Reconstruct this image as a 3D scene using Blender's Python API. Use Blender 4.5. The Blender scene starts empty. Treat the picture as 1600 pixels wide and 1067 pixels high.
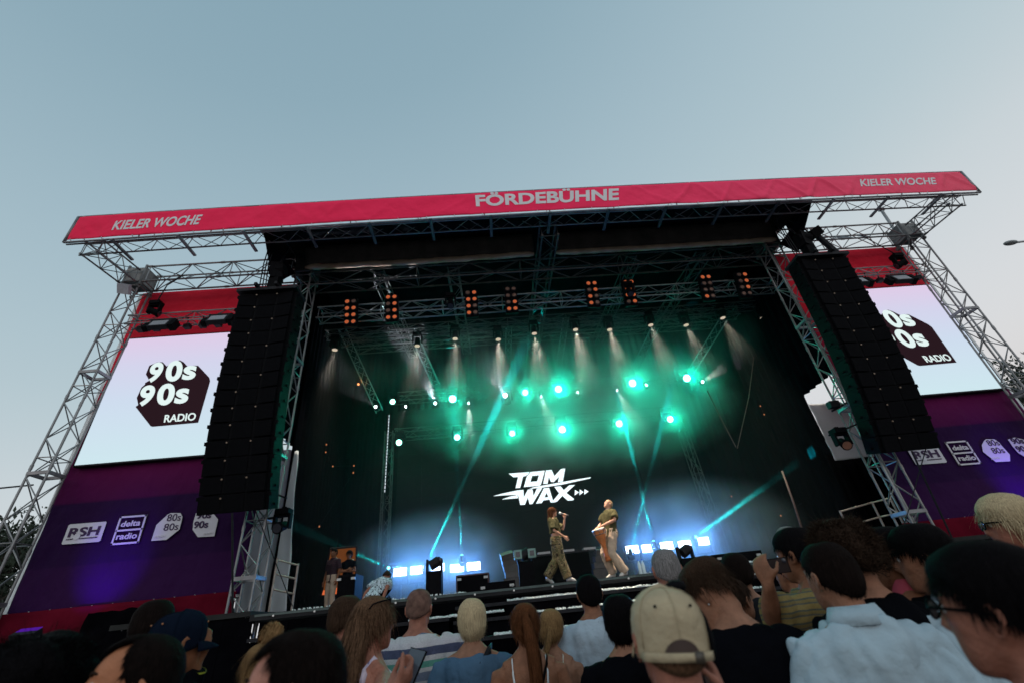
import bpy, bmesh, math, random
from mathutils import Vector, Matrix, Euler, noise
random.seed(7)
SC = bpy.context.scene
COL = SC.collection
PI = math.pi
# ------------------------------------------------------------------ camera
CAM = Vector((-2.4013, -12.65, 1.60))
FPX = 704.4117
CR = Vector((0.99559504, -0.01436129, -0.09265132))
CU = Vector((0.07106243, -0.529045, 0.8456131))
CF = Vector((0.06116081, 0.84847224, 0.52569403))
cd = bpy.data.cameras.new('camera')
cam = bpy.data.objects.new('camera', cd); COL.objects.link(cam)
M = Matrix.Identity(4)
for i in range(3):
    M[i][0] = CR[i]; M[i][1] = CU[i]; M[i][2] = -CF[i]; M[i][3] = CAM[i]
cam.matrix_world = M
cd.sensor_width = 36; cd.lens = FPX/1600*36
cd.clip_start = 0.05; cd.clip_end = 5000
cd.dof.use_dof = True; cd.dof.focus_distance = 5.0; cd.dof.aperture_fstop = 1.8
SC.camera = cam
# ------------------------------------------------------------------ sky, light, exposure
W = bpy.data.worlds.new('World'); SC.world = W; W.use_nodes = True
nt = W.node_tree; nt.nodes.clear()
def N(nt, t, **k):
    n = nt.nodes.new(t)
    for a, b in k.items(): setattr(n, a, b)
    return n
out = N(nt, 'ShaderNodeOutputWorld'); bg = N(nt, 'ShaderNodeBackground')
tc = N(nt, 'ShaderNodeTexCoord'); sx = N(nt, 'ShaderNodeSeparateXYZ')
nt.links.new(tc.outputs['Generated'], sx.inputs[0])
mx = N(nt, 'ShaderNodeMath', operation='MULTIPLY_ADD'); mx.inputs[1].default_value = -0.22
nt.links.new(sx.outputs['X'], mx.inputs[0]); nt.links.new(sx.outputs['Z'], mx.inputs[2])
ms = N(nt, 'ShaderNodeMath', operation='MULTIPLY'); ms.inputs[1].default_value = 1/1.2; nt.links.new(mx.outputs[0], ms.inputs[0])
rp = N(nt, 'ShaderNodeValToRGB'); nt.links.new(ms.outputs[0], rp.inputs[0])
def lin_(r, g, b): return tuple((c/255/12.92 if c/255 <= .04045 else ((c/255+.055)/1.055)**2.4) for c in (r, g, b))
SKY = [(0.0, lin_(213, 208, 204)), (.13, lin_(222, 223, 226)), (.32, lin_(198, 209, 214)), (.44, lin_(179, 199, 207)), (.60, lin_(163, 187, 199)), (.75, lin_(142, 171, 185)), (1.0, lin_(112, 147, 165))]
rp.color_ramp.interpolation = 'B_SPLINE'
el = rp.color_ramp.elements
el[0].position = SKY[0][0]; el[0].color = (*SKY[0][1], 1)
el[1].position = 1.0; el[1].color = (*SKY[-1][1], 1)
for p_, c_ in SKY[1:-1]:
    e_ = el.new(p_); e_.color = (*c_, 1)
nt.links.new(rp.outputs[0], bg.inputs[0]); 
# the sky behind the photographer still holds the sunset and is brighter
sb = N(nt, 'ShaderNodeMapRange'); sb.inputs[1].default_value = .15; sb.inputs[2].default_value = -.9; sb.inputs[3].default_value = 1.0; sb.inputs[4].default_value = 1.6
sb.interpolation_type = 'SMOOTHSTEP'
nt.links.new(sx.outputs['Y'], sb.inputs[0]); nt.links.new(sb.outputs[0], bg.inputs[1])
nt.links.new(bg.outputs[0], out.inputs[0])
sl = bpy.data.lights.new('warm_fill', 'SUN'); sl.energy = 0.22; sl.angle = math.radians(25); sl.color = (1, .62, .38)  # added weak warm fill from behind the camera, the sun has already set
so = bpy.data.objects.new('warm_fill', sl); COL.objects.link(so)
so.rotation_euler = (math.radians(72), 0, math.radians(-38))
SC.view_settings.view_transform = 'Standard'; SC.view_settings.look = 'None'
SC.view_settings.exposure = 0; SC.view_settings.gamma = 1
SC.cycles.use_denoising = True
SC.cycles.max_bounces = 5; SC.cycles.diffuse_bounces = 2; SC.cycles.glossy_bounces = 2
SC.cycles.transparent_max_bounces = 8; SC.cycles.volume_bounces = 0
SC.cycles.sample_clamp_indirect = 4; SC.cycles.sample_clamp_direct = 0
SC.cycles.use_light_tree = True

def ray(x, y):
    return CF + CR*((x-800)/FPX) + CU*(-(y-533.5)/FPX)
def at(x, y, Y):
    d = ray(x, y); return CAM + d*((Y-CAM.y)/d.y)
def atz(x, y, zc):
    return CAM + ray(x, y)*zc
# ------------------------------------------------------------------ materials
def lin(r, g, b):
    f = lambda c: (c/255/12.92 if c/255 <= .04045 else ((c/255+.055)/1.055)**2.4)
    return (f(r), f(g), f(b))
MATS = {}
def mat(name, col, rough=.6, metal=0, var=.15, scale=8, bump=0, bscale=40, emit=None, estr=0, spec=.5, sheen=0):
    if name in MATS: return MATS[name]
    m = bpy.data.materials.new(name); m.use_nodes = True; t = m.node_tree; t.nodes.clear()
    o = N(t, 'ShaderNodeOutputMaterial'); b = N(t, 'ShaderNodeBsdfPrincipled')
    t.links.new(b.outputs[0], o.inputs[0])
    c = N(t, 'ShaderNodeTexCoord'); n = N(t, 'ShaderNodeTexNoise'); n.inputs['Scale'].default_value = scale
    n.inputs['Detail'].default_value = 5
    t.links.new(c.outputs['Object'], n.inputs['Vector'])
    r = N(t, 'ShaderNodeValToRGB')
    r.color_ramp.elements[0].position = .3; r.color_ramp.elements[1].position = .7
    r.color_ramp.elements[0].color = (*[x*(1-var) for x in col], 1)
    r.color_ramp.elements[1].color = (*[min(1, x*(1+var)) for x in col], 1)
    t.links.new(n.outputs[0], r.inputs[0]); t.links.new(r.outputs[0], b.inputs['Base Color'])
    b.inputs['Roughness'].default_value = rough; b.inputs['Metallic'].default_value = metal
    b.inputs['Specular IOR Level'].default_value = spec
    if sheen: b.inputs['Sheen Weight'].default_value = sheen
    if emit:
        b.inputs['Emission Color'].default_value = (*emit, 1); b.inputs['Emission Strength'].default_value = estr
    if bump:
        n2 = N(t, 'ShaderNodeTexNoise'); n2.inputs['Scale'].default_value = bscale; n2.inputs['Detail'].default_value = 3
        t.links.new(c.outputs['Object'], n2.inputs['Vector'])
        bp = N(t, 'ShaderNodeBump'); bp.inputs['Strength'].default_value = bump; bp.inputs['Distance'].default_value = .02
        t.links.new(n2.outputs[0], bp.inputs['Height']); t.links.new(bp.outputs[0], b.inputs['Normal'])
    MATS[name] = m
    return m
def emat(name, col, s):
    if name in MATS: return MATS[name]
    m = bpy.data.materials.new(name); m.use_nodes = True; t = m.node_tree; t.nodes.clear()
    o = N(t, 'ShaderNodeOutputMaterial'); e = N(t, 'ShaderNodeEmission')
    e.inputs[0].default_value = (*col, 1); e.inputs[1].default_value = s
    t.links.new(e.outputs[0], o.inputs[0]); MATS[name] = m
    return m
def zramp(name, stops, rough=.8, coord='Z', lo=0, hi=1, emission=0, wrinkle=.25, wscale=(.5, 1, .25)):
    """printed cloth or screen whose own colour runs along one axis (in metres, object space)"""
    m = bpy.data.materials.new(name); m.use_nodes = True; t = m.node_tree; t.nodes.clear()
    o = N(t, 'ShaderNodeOutputMaterial'); c = N(t, 'ShaderNodeTexCoord'); s = N(t, 'ShaderNodeSeparateXYZ')
    t.links.new(c.outputs['Object'], s.inputs[0])
    mr = N(t, 'ShaderNodeMapRange'); mr.inputs[1].default_value = lo; mr.inputs[2].default_value = hi
    t.links.new(s.outputs[coord], mr.inputs[0])
    r = N(t, 'ShaderNodeValToRGB'); e = r.color_ramp.elements
    e[0].position = stops[0][0]; e[0].color = (*stops[0][1], 1); e[1].position = stops[-1][0]; e[1].color = (*stops[-1][1], 1)
    for p_, c_ in stops[1:-1]:
        q = e.new(p_); q.color = (*c_, 1)
    t.links.new(mr.outputs[0], r.inputs[0])
    if emission:
        b = N(t, 'ShaderNodeEmission'); b.inputs[1].default_value = emission
        t.links.new(r.outputs[0], b.inputs[0])
    else:
        b = N(t, 'ShaderNodeBsdfPrincipled'); b.inputs['Roughness'].default_value = rough
        b.inputs['Specular IOR Level'].default_value = .06
        n = N(t, 'ShaderNodeTexNoise'); n.inputs['Scale'].default_value = 1.6; n.inputs['Detail'].default_value = 4
        mp = N(t, 'ShaderNodeMapping'); mp.inputs['Scale'].default_value = wscale
        t.links.new(c.outputs['Object'], mp.inputs[0]); t.links.new(mp.outputs[0], n.inputs['Vector'])
        bp = N(t, 'ShaderNodeBump'); bp.inputs['Strength'].default_value = wrinkle; bp.inputs['Distance'].default_value = .25
        t.links.new(n.outputs[0], bp.inputs['Height']); t.links.new(bp.outputs[0], b.inputs['Normal'])
        t.links.new(r.outputs[0], b.inputs['Base Color'])
    t.links.new(b.outputs[0], o.inputs[0]); MATS[name] = m
    return m
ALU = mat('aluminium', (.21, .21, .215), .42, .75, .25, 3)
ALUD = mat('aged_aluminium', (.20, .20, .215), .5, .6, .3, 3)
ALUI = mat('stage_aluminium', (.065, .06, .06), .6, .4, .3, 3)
STEEL = mat('galvanised_steel', (.38, .38, .38), .5, .6, .25, 5)
BLACK = mat('black_fabric', (.0022, .0022, .003), 1.0, 0, .4, 2, .3, 6, spec=0)
BLKP = mat('black_plastic', (.0035, .0035, .0045), .65, 0, .3, 12, spec=.04)
BLKM = mat('black_metal', (.014, .014, .017), .6, .1, .3, 12, spec=.12)
GRILL = mat('black_grille', (.004, .004, .005), .85, 0, .5, 60, .6, 120, spec=.03)
ROOFF = mat('roof_sheet', (.004, .004, .005), .95, 0, .4, 1.5, .3, 3, spec=.01)
ROLL = mat('brown_tarpaulin', (.50, .34, .25), .95, 0, .25, 2, .5, 5, spec=.03)
TARP = mat('grey_tarpaulin', (.46, .49, .52), .7, 0, .12, 1.2, .6, 2.2)
BOXM = mat('cast_sleeve_block', (.15, .15, .15), .5, .6, .3, 6)
FLOORM = mat('stage_floor_paint', (.015, .015, .017), .6, 0, .3, 3, spec=.1)
GROUNDM = mat('asphalt', (.05, .05, .05), .85, 0, .3, 4, .4, 80)
REDSKIRT = mat('red_skirt_cloth', (.085, .004, .012), .95, 0, .3, 1.5, .8, 2.2, spec=.02)
WHITET = mat('white_print', (.60, .62, .64), .7, 0, .05, 3)
GREYT = mat('grey_print', (.66, .64, .67), .7, 0, .05, 3)
# ------------------------------------------------------------------ mesh helpers
class MB:
    def __init__(s): s.v = []; s.f = []; s.mi = []; s.m = 0
    def add(s, vs, fs):
        o = len(s.v); s.v += [tuple(v) for v in vs]; s.f += [tuple(i+o for i in f) for f in fs]; s.mi += [s.m]*len(fs)
        return s
    def box(s, c, d, rot=None, taper=None):
        hx, hy, hz = d[0]/2, d[1]/2, d[2]/2; c = Vector(c)
        vs = []
        for z in (-1, 1):
            k = 1 if (taper is None or z < 0) else taper
            for x, y in ((-1, -1), (1, -1), (1, 1), (-1, 1)):
                p = Vector((x*hx*k, y*hy*k, z*hz))
                if rot is not None: p = rot @ p
                vs.append(c+p)
        return s.add(vs, [(0, 3, 2, 1), (4, 5, 6, 7), (0, 1, 5, 4), (1, 2, 6, 5), (2, 3, 7, 6), (3, 0, 4, 7)])
    def tube(s, a, b, r, n=6, r2=None, cap=True):
        a, b = Vector(a), Vector(b); d = b-a
        if d.length < 1e-6: return s
        d.normalize(); u = d.orthogonal().normalized(); w = d.cross(u); r2 = r if r2 is None else r2
        vs = [a+(u*math.cos(2*PI*i/n)+w*math.sin(2*PI*i/n))*r for i in range(n)]
        vs += [b+(u*math.cos(2*PI*i/n)+w*math.sin(2*PI*i/n))*r2 for i in range(n)]
        fs = [(i, (i+1) % n, n+(i+1) % n, n+i) for i in range(n)]
        if cap: fs += [tuple(range(n-1, -1, -1)), tuple(range(n, 2*n))]
        return s.add(vs, fs)
    def path(s, pts, rs, n=8, cap=True):
        pts = [Vector(p) for p in pts]
        if not isinstance(rs, (list, tuple)): rs = [rs]*len(pts)
        u = None; vs = []
        for i, p in enumerate(pts):
            d = (pts[min(i+1, len(pts)-1)]-pts[max(i-1, 0)]).normalized()
            u = d.orthogonal().normalized() if u is None else (u-d*u.dot(d)).normalized()
            w = d.cross(u)
            vs += [p+(u*math.cos(2*PI*k/n)+w*math.sin(2*PI*k/n))*rs[i] for k in range(n)]
        fs = []
        for i in range(len(pts)-1):
            for k in range(n): fs.append((i*n+k, i*n+(k+1) % n, (i+1)*n+(k+1) % n, (i+1)*n+k))
        if cap: fs += [tuple(range(n-1, -1, -1)), tuple(range((len(pts)-1)*n, len(pts)*n))]
        return s.add(vs, fs)
    def rings(s, rings, cap=True):
        n = len(rings[0]); vs = [p for r in rings for p in r]; fs = []
        for i in range(len(rings)-1):
            for k in range(n): fs.append((i*n+k, i*n+(k+1) % n, (i+1)*n+(k+1) % n, (i+1)*n+k))
        if cap: fs += [tuple(range(n-1, -1, -1)), tuple(range((len(rings)-1)*n, len(rings)*n))]
        return s.add(vs, fs)
    def ell(s, c, r, nu=16, nv=10, rot=None):
        c = Vector(c); R_ = []
        for j in range(nv+1):
            a = -PI/2+PI*j/nv; a = max(-PI/2+.02, min(PI/2-.02, a)); q = []
            for i in range(nu):
                p = Vector((math.cos(a)*math.cos(2*PI*i/nu)*r[0], math.cos(a)*math.sin(2*PI*i/nu)*r[1], math.sin(a)*r[2]))
                if rot is not None: p = rot @ p
                q.append(c+p)
            R_.append(q)
        return s.rings(R_)
    def prism(s, poly, y0, y1):
        """poly: (x, z) outline extruded from y0 (front) to y1"""
        n = len(poly)
        vs = [(x, y0, z) for x, z in poly]+[(x, y1, z) for x, z in poly]
        A = sum(poly[i][0]*poly[(i+1) % n][1]-poly[(i+1) % n][0]*poly[i][1] for i in range(n))
        f = [tuple(range(n)), tuple(range(2*n-1, n-1, -1))] if A > 0 else [tuple(range(n-1, -1, -1)), tuple(range(n, 2*n))]
        fs = f+[(i, n+i, n+(i+1) % n, (i+1) % n) if A > 0 else ((i+1) % n, n+(i+1) % n, n+i, i) for i in range(n)]
        return s.add(vs, fs)
    def build(s, name, m, parent=None, smooth=False, loc=None):
        me = bpy.data.meshes.new(name); vs = s.v
        if loc is not None: vs = [(v[0]-loc[0], v[1]-loc[1], v[2]-loc[2]) for v in vs]
        me.from_pydata(vs, [], s.f)
        for q in (m if isinstance(m, (list, tuple)) else [m]): me.materials.append(q)
        if isinstance(m, (list, tuple)): me.polygons.foreach_set('material_index', s.mi)
        if smooth: me.polygons.foreach_set('use_smooth', [True]*len(me.polygons))
        me.validate(); me.update()
        o = bpy.data.objects.new(name, me); COL.objects.link(o)
        if loc is not None: o.location = loc
        if parent is not None: put(o, parent)
        return o
def put(o, parent):
    """parent a world-space mesh under an Empty that carries only a location/rotation"""
    o.parent = parent; o.matrix_parent_inverse = wm(parent).inverted()
def wm(o):
    m = Matrix.LocRotScale(o.location, o.rotation_euler, o.scale)
    return (wm(o.parent) @ o.matrix_parent_inverse @ m) if o.parent else m
def tag(o, label=None, cat=None, group=None, kind=None):
    if label: o['label'] = label
    if cat: o['category'] = cat
    if group: o['group'] = group
    if kind: o['kind'] = kind
    return o
def thing(name, label, cat, loc=(0, 0, 0), group=None, rz=0):
    o = bpy.data.objects.new(name, None); COL.objects.link(o); o.location = loc; o.rotation_euler = (0, 0, rz)
    o.empty_display_size = .2
    return tag(o, label, cat, group)
def light(kind, loc, col, power, tgt=None, size=.1, angle=60, blend=.3, parent=None, name='lamp_light'):
    l = bpy.data.lights.new(name, kind); l.energy = power; l.color = col
    if kind != 'SUN': l.shadow_soft_size = size
    if kind == 'SPOT': l.spot_size = math.radians(angle); l.spot_blend = blend
    o = bpy.data.objects.new(name, l); COL.objects.link(o); o.location = loc
    if tgt is not None: o.rotation_euler = (Vector(tgt)-Vector(loc)).to_track_quat('-Z', 'Y').to_euler()
    if parent is not None: put(o, parent)
    return o
def copy_tree(o, parent=None):
    c = o.copy(); COL.objects.link(c)
    if parent is not None: c.parent = parent; c.matrix_parent_inverse = o.matrix_parent_inverse.copy()
    for ch in [q for q in ALLCH(o)]: copy_tree(ch, c)
    return c
def ALLCH(o): return list(o.children)
def clone(o, loc, label=None, rot=None, group=None):
    c = copy_tree(o); c.location = loc
    if rot is not None: c.rotation_euler = rot
    if label: c['label'] = label
    if group: c['group'] = group
    return c
def truss(name, label, cat, a, b, w, h, m, group=None, r=.024, step=.5, up=(0, 0, 1), base=True, x=True, root=None, bolts=True):
    a, b = Vector(a), Vector(b); d = (b-a); L = d.length; d.normalize()
    s_ = d.cross(Vector(up)).normalized(); t_ = s_.cross(d)
    root = root or thing(name, label, cat, a, group)
    c = [s_*sx_*w/2+t_*sz_*h/2 for sx_, sz_ in ((-1, -1), (1, -1), (1, 1), (-1, 1))]
    nseg = max(1, round(L/2.0))
    for q in c:
        cb = MB(); cb.tube(a+q, b+q, r, 8)
        if bolts:
            for i in range(nseg+1):
                P = a+d*(L*i/nseg)+q; cb.tube(P-d*.07, P+d*.07, r*1.35, 8)
        cb.build('chord', m, root)
    k = max(1, round(L/step)); mb = MB(); rb = r*.56
    for fi in range(4):
        p, q = c[fi], c[(fi+1) % 4]
        for i in range(k):
            A = a+d*(L*i/k); B = a+d*(L*(i+1)/k)
            if (i+fi) % 2: p_, q_ = q, p
            else: p_, q_ = p, q
            mb.tube(A+p_, B+q_, rb, 5)
            if i % 4 == 0: mb.tube(A+p, A+q, rb, 5)
        mb.tube(b+p, b+q, rb, 5)
    mb.build('bracing', m, root)
    return root
def text_mesh(s, off=0.0, shear=0.0, space=1.0):
    c = bpy.data.curves.new('lettering', 'FONT'); c.body = s; c.size = 1; c.offset = off; c.shear = shear
    c.space_character = space; c.extrude = .5; c.resolution_u = 6
    o = bpy.data.objects.new('lettering', c); COL.objects.link(o)
    dg = bpy.context.evaluated_depsgraph_get(); e = o.evaluated_get(dg); me = bpy.data.meshes.new_from_object(e)
    vs = [v.co.copy() for v in me.vertices]; fs = [tuple(p.vertices) for p in me.polygons]
    bpy.data.objects.remove(o); bpy.data.curves.remove(c); bpy.data.meshes.remove(me)
    x0 = min(v.x for v in vs); x1 = max(v.x for v in vs); y0 = min(v.y for v in vs); y1 = max(v.y for v in vs)
    return [((v.x-x0)/(x1-x0), (v.y-y0)/(y1-y0), v.z) for v in vs], fs
def lettering(s, P, m, parent, th=.01, surf=None, off=0.0, shear=0.0, space=1.0, name='lettering', y=None):
    """P = four world corners (bl, br, tr, tl) of the box the word fills on an upright plane"""
    vs, fs = text_mesh(s, off, shear, space)
    if surf is not None:
        bm = bmesh.new(); bv = [bm.verts.new(v) for v in vs]
        for f_ in fs:
            try: bm.faces.new([bv[i] for i in f_])
            except ValueError: pass
        for x_ in range(1, 60): bmesh.ops.bisect_plane(bm, geom=bm.verts[:]+bm.edges[:]+bm.faces[:], plane_co=(x_/60, 0, 0), plane_no=(1, 0, 0))
        for x_ in range(1, 6): bmesh.ops.bisect_plane(bm, geom=bm.verts[:]+bm.edges[:]+bm.faces[:], plane_co=(0, x_/6, 0), plane_no=(0, 1, 0))
        bm.verts.index_update(); vs = [tuple(v.co) for v in bm.verts]; fs = [tuple(v.index for v in f_.verts) for f_ in bm.faces]; bm.free()
    P = [Vector(p) for p in P]; o_ = []
    for u, v, w in vs:
        p = P[0].lerp(P[1], u).lerp(P[3].lerp(P[2], u), v); o_.append((p.x, (p.y if surf is None else surf(p.x, p.z))-(w+.5)*th, p.z))
    mb = MB(); mb.add(o_, fs); return mb.build(name, m, parent)
# ------------------------------------------------------------------ ground
g = MB(); n_ = 48
vs = []; 
for j in range(n_+1):
    for i in range(n_+1):
        x = (i/n_*2-1); y = (j/n_*2-1); X = 900*x*abs(x)**1.5; Y = 900*y*abs(y)**1.5
        vs.append((X, Y, .015*noise.noise((X*.3, Y*.3, 0)) if abs(X) < 60 else 0))
g.add(vs, [(j*(n_+1)+i, j*(n_+1)+i+1, (j+1)*(n_+1)+i+1, (j+1)*(n_+1)+i) for j in range(n_) for i in range(n_)])
tag(g.build('ground', GROUNDM), kind='structure')
ZS = 2.25   # stage floor height
# ------------------------------------------------------------------ stage deck
dk = thing('stage_deck', 'black stage platform with a cloth front that the singer and the drummer stand on', 'stage', (0, 3, 0))
MB().box((0, 3.4, ZS-.06), (15.6, 9.4, .12)).build('floor', FLOORM, dk)
f = MB()
for i in range(26):
    x = -7.6+i*.6; f.box((x+.3, -1.22+.02*math.sin(i*1.7), ZS/2-.09), (.597, .04, ZS-.14))
f.build('front_panel', BLACK, dk)
MB().box((0, -1.29, ZS-.03), (15.4, .05, .045)).build('edge_trim', mat('edge_trim_metal', (.05, .07, .07), .4, .6, .2, 4), dk)
for i in range(18):
    MB().tube((-7.3+i*.86, -1.33, ZS-.06), (-7.3+i*.86, -1.24, ZS-.06), .02, 10).build('edge_bolt', mat('bolt_metal', (.5, .5, .5), .3, .8), dk)
for s_, lab in ((-1, 'low black side platform under the left loudspeaker array tower'), (1, 'low black side platform under the right loudspeaker array tower')):
    w = thing('side_platform', lab, 'platform', (s_*9.3, 1, 0), 'side platforms of the stage')
    MB().box((s_*9.3, .6, 2.28), (2.9, 3.6, .1)).build('floor', mat('platform_ply', (.025, .025, .025), .9, 0, .2, 4, spec=.04), w)
    f = MB()
    for i in range(5): f.box((s_*9.3-1.2+i*.6, -1.15+.02*math.sin(i*2.2), 1.11), (.595, .04, 2.2))
    f.build('front_panel', BLACK, w)
    lg = MB()
    for x in (-1.3, 0, 1.3):
        for y in (-1, .6, 2.2): lg.tube((s_*9.3+x, y, 0), (s_*9.3+x, y, 2.23), .03, 8)
    lg.build('leg_frame', STEEL, w)
# stepped front deck with strips of white confetti
FOAM = mat('white_confetti', (.62, .68, .68), .9, 0, .2, 30, .6, 60)
st = thing('front_steps', 'black stepped deck in front of the stage strewn with white confetti', 'steps', (0, -1.8, 0))
for i, (z, y0, y1, x0, x1) in enumerate(((1.98, -1.75, -1.25, -3.4, 4.8), (1.72, -2.2, -1.75, -3.4, 4.8), (1.42, -2.7, -2.2, -3.9, 4.8), (1.80, -2.1, -1.3, -7.4, -3.5))):
    MB().box(((x0+x1)/2, (y0+y1)/2, z-.03), (x1-x0, y1-y0-.01, .06)).build('tread', BLKM, st)
    MB().box(((x0+x1)/2, y0+.06, (z-.06)/2), (x1-x0, .03, z-.07)).build('riser', BLACK, st)
def confetti(name, label, x0, x1, y0, y1, z, dens=420):
    mb = MB(); R = random.Random(hash(name+str(x0)) % 999 if False else int(abs(x0*100)+abs(z*77)))
    for k in range(int((x1-x0)*dens)):
        x = R.uniform(x0, x1); y = R.uniform(y0, y1)
        if noise.noise((x*3, y*5, z)) < -.28: continue
        h = R.uniform(.008, .038)*(1+.6*noise.noise((x*6, 0, z)))
        a = R.uniform(0, PI); mb.box((x, y, z+h*.6), (R.uniform(.015, .04), R.uniform(.012, .03), h), Euler((R.uniform(-.5, .5), R.uniform(-.5, .5), a)).to_matrix())
    return tag(mb.build(name, FOAM), label, 'confetti', None, 'stuff')
confetti('confetti', 'strip of white confetti on the upper step below the drummer', -2.3, 4.2, -1.72, -1.5, 1.98)
confetti('confetti', 'strip of white confetti on the middle step of the stage front', -1.9, 3.0, -2.18, -1.98, 1.72)
confetti('confetti', 'short strip of white confetti on the lowest step', -2.6, 2.6, -2.68, -2.5, 1.42)
confetti('confetti', 'white confetti on the ledge beside the black subwoofers', -4.3, -2.4, -2.08, -1.7, 1.95 if False else 1.80, 600)
confetti('confetti', 'white confetti along the stage floor edge right of the drummer', .9, 6.8, -1.22, -.9, ZS, 90)
confetti('confetti', 'thin scatter of white confetti along the left stage edge', -7, -3.2, -1.22, -.9, ZS, 60)
# ------------------------------------------------------------------ towers
TOPZ = 12.75
def tower(x, label, w=.52, lean=0):
    t = truss('truss_tower', label, 'truss tower', (x+lean, 0, .06), (x, 0, TOPZ-.1), w, w, ALU, 'aluminium truss towers of the stage', r=.03, step=.55, up=(0, 1, 0), base=True)
    MB().box((x+lean, 0, .03), (1.1, 1.1, .06)).build('base_plate', STEEL, t)
    sb = MB(); W_ = .58
    for sx_ in (-1, 1):
        sb.box((x+sx_*W_/2, 0, TOPZ+.34), (.05, W_+.05, .66))
    for sy_ in (-1, 1):
        sb.box((x, sy_*W_/2, TOPZ+.34), (W_-.06, .04, .60))
    for sx_ in (-1, 1):
        for sy_ in (-1, 1):
            sb.tube((x+sx_*W_/2, sy_*W_/2, TOPZ-.12), (x+sx_*W_/2, sy_*W_/2, TOPZ+.76), .045, 8)
            sb.tube((x+sx_*.30, sy_*.30, TOPZ-.16), (x+sx_*.30-.07, sy_*.30, TOPZ-.16), .07, 10)
    sb.build('sleeve_block', BOXM, t)
    for z in (3.1, 6.2, 9.3):
        pb = MB()
        for sy_ in (-1, 1): pb.box((x+lean*(1-z/TOPZ), sy_*w/2, z), (w+.06, .05, .09))
        for sx_ in (-1, 1): pb.box((x+lean*(1-z/TOPZ)+sx_*w/2, 0, z), (.05, w, .09))
        pb.build('joint_collar', ALUD, t)
    return t
tower(-8.6, 'aluminium truss tower between the left loudspeaker array and the dark stage opening')
tower(8.7, 'aluminium truss tower between the dark stage opening and the right loudspeaker array')
tower(-14.42, 'outer aluminium truss tower left of the purple banner wall', lean=-.45)
tower(14.42, 'outer aluminium truss tower at the right end of the stage')
# side headers between the towers
for s_, lab in ((-1, 'horizontal truss on top of the left red banner wall'), (1, 'horizontal truss on top of the right red banner wall')):
    t = truss('header_truss', lab, 'truss', (s_*14.0, 0, 13.12), (s_*9.05, 0, 13.12), .56, .66, ALU, 'side header trusses', r=.032, step=.75)
    for x in (11.9, 11.6, 12.6): MB().tube((s_*x, -.28, 12.82), (s_*(x+.25), .28, 13.42), .03, 6).build('cross_brace', ALUD, t)
# front fascia
FZ0, FZ1, FY = 12.72, 13.76, -2.33
fa = thing('fascia_truss', 'long aluminium frame behind the red banner across the top of the stage', 'truss', (0, FY, FZ0))
m_ = MB()
SAG = lambda x: .16*(1-(x/15)**2)
XS = [-15.02+i*30.14/40 for i in range(41)]
for z in (FZ0-.03, FZ1+.04): m_.path([(x, FY, z+SAG(x)) for x in XS], .032, 8)
m_.tube((XS[0], FY, FZ0-.03), (XS[0], FY, FZ1+.04), .04, 8); m_.tube((XS[-1], FY, FZ0-.03), (XS[-1], FY, FZ1+.04), .04, 8)
m_.build('rim_tube', ALUD, fa, True)
for y, z in ((FY+.1, FZ0-.02), (FY+.1, FZ0+.45), (FY+.58, FZ0-.02), (FY+.58, FZ0+.45)):
    MB().path([(x, y, z+SAG(x)) for x in XS], .027, 8).build('chord', ALU, fa, True)
br = MB(); k = 56
for i in range(k):
    xa = -15+30.1*i/k; xb = -15+30.1*(i+1)/k
    za, zb = SAG(xa)+FZ0-.02, SAG(xb)+FZ0-.02
    if i % 2: br.tube((xa, FY+.1, za), (xb, FY+.58, zb), .013, 5); br.tube((xa, FY+.58, za), (xb, FY+.58, zb+.47), .013, 5)
    else: br.tube((xa, FY+.58, za), (xb, FY+.1, zb), .013, 5); br.tube((xa, FY+.58, za+.47), (xb, FY+.58, zb), .013, 5)
    if i % 4 == 0: br.tube((xa, FY, SAG(xa)+FZ1), (xa, FY+.58, SAG(xa)+FZ0+.45), .013, 5); br.tube((xa, FY, SAG(xa)+FZ0), (xa, FY, SAG(xa)+FZ1), .018, 6)
br.build('bracing', ALU, fa)
for i in range(15):
    x = -13.6+i*1.95; MB().box((x, FY+.42, FZ0-.07+SAG(x)), (.09, .95, .05)).build('bracket', ALUD if abs(x) > 9 else ALUI, fa)  # middle brackets darkened in colour so the blue lamp light shows less
def wavy_banner(x0, x1, z0, z1, y, m, name, parent, nx=160, nz=14, amp=.035, seed=0, sag=None, folds=(), surf=None):
    vs = []
    for j in range(nz+1):
        for i in range(nx+1):
            u = i/nx; v = j/nz; x = x0+(x1-x0)*u; z = z0+(z1-z0)*v
            e = min(1, 5*min(v, 1-v)+.15)
            if surf: vs.append((x, surf(x, z), z+(sag(x) if sag else 0)+.022*noise.noise((x*1.3, v*2, 2))*(1 if min(v, 1-v) < .01 else .5))); continue
            d = amp*e*noise.noise((x*1.1+seed, z*1.3, seed))+amp*.5*e*abs(noise.noise((x*2.3+z*1.2, z*.8-x*.4, seed+5)))
            # tension creases between the eyelets
            ph = (x*1.25) % 1.0; tri = abs(ph-.5)*2
            d += amp*.35*e*math.exp(-((tri-v)**2)/.02)
            for fx, k_ in folds:
                d += k_*math.exp(-((x-fx-(z-z0)*.1)**2)/.02)
            vs.append((x, y-d, z+(sag(x) if sag else 0)))
    mb = MB(); mb.add(vs, [(j*(nx+1)+i, j*(nx+1)+i+1, (j+1)*(nx+1)+i+1, (j+1)*(nx+1)+i) for j in range(nz) for i in range(nx)])
    o = mb.build(name, m, parent, True)
    sm = o.modifiers.new('thickness', 'SOLIDIFY'); sm.thickness = .006; sm.offset = 1
    return o
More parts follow.
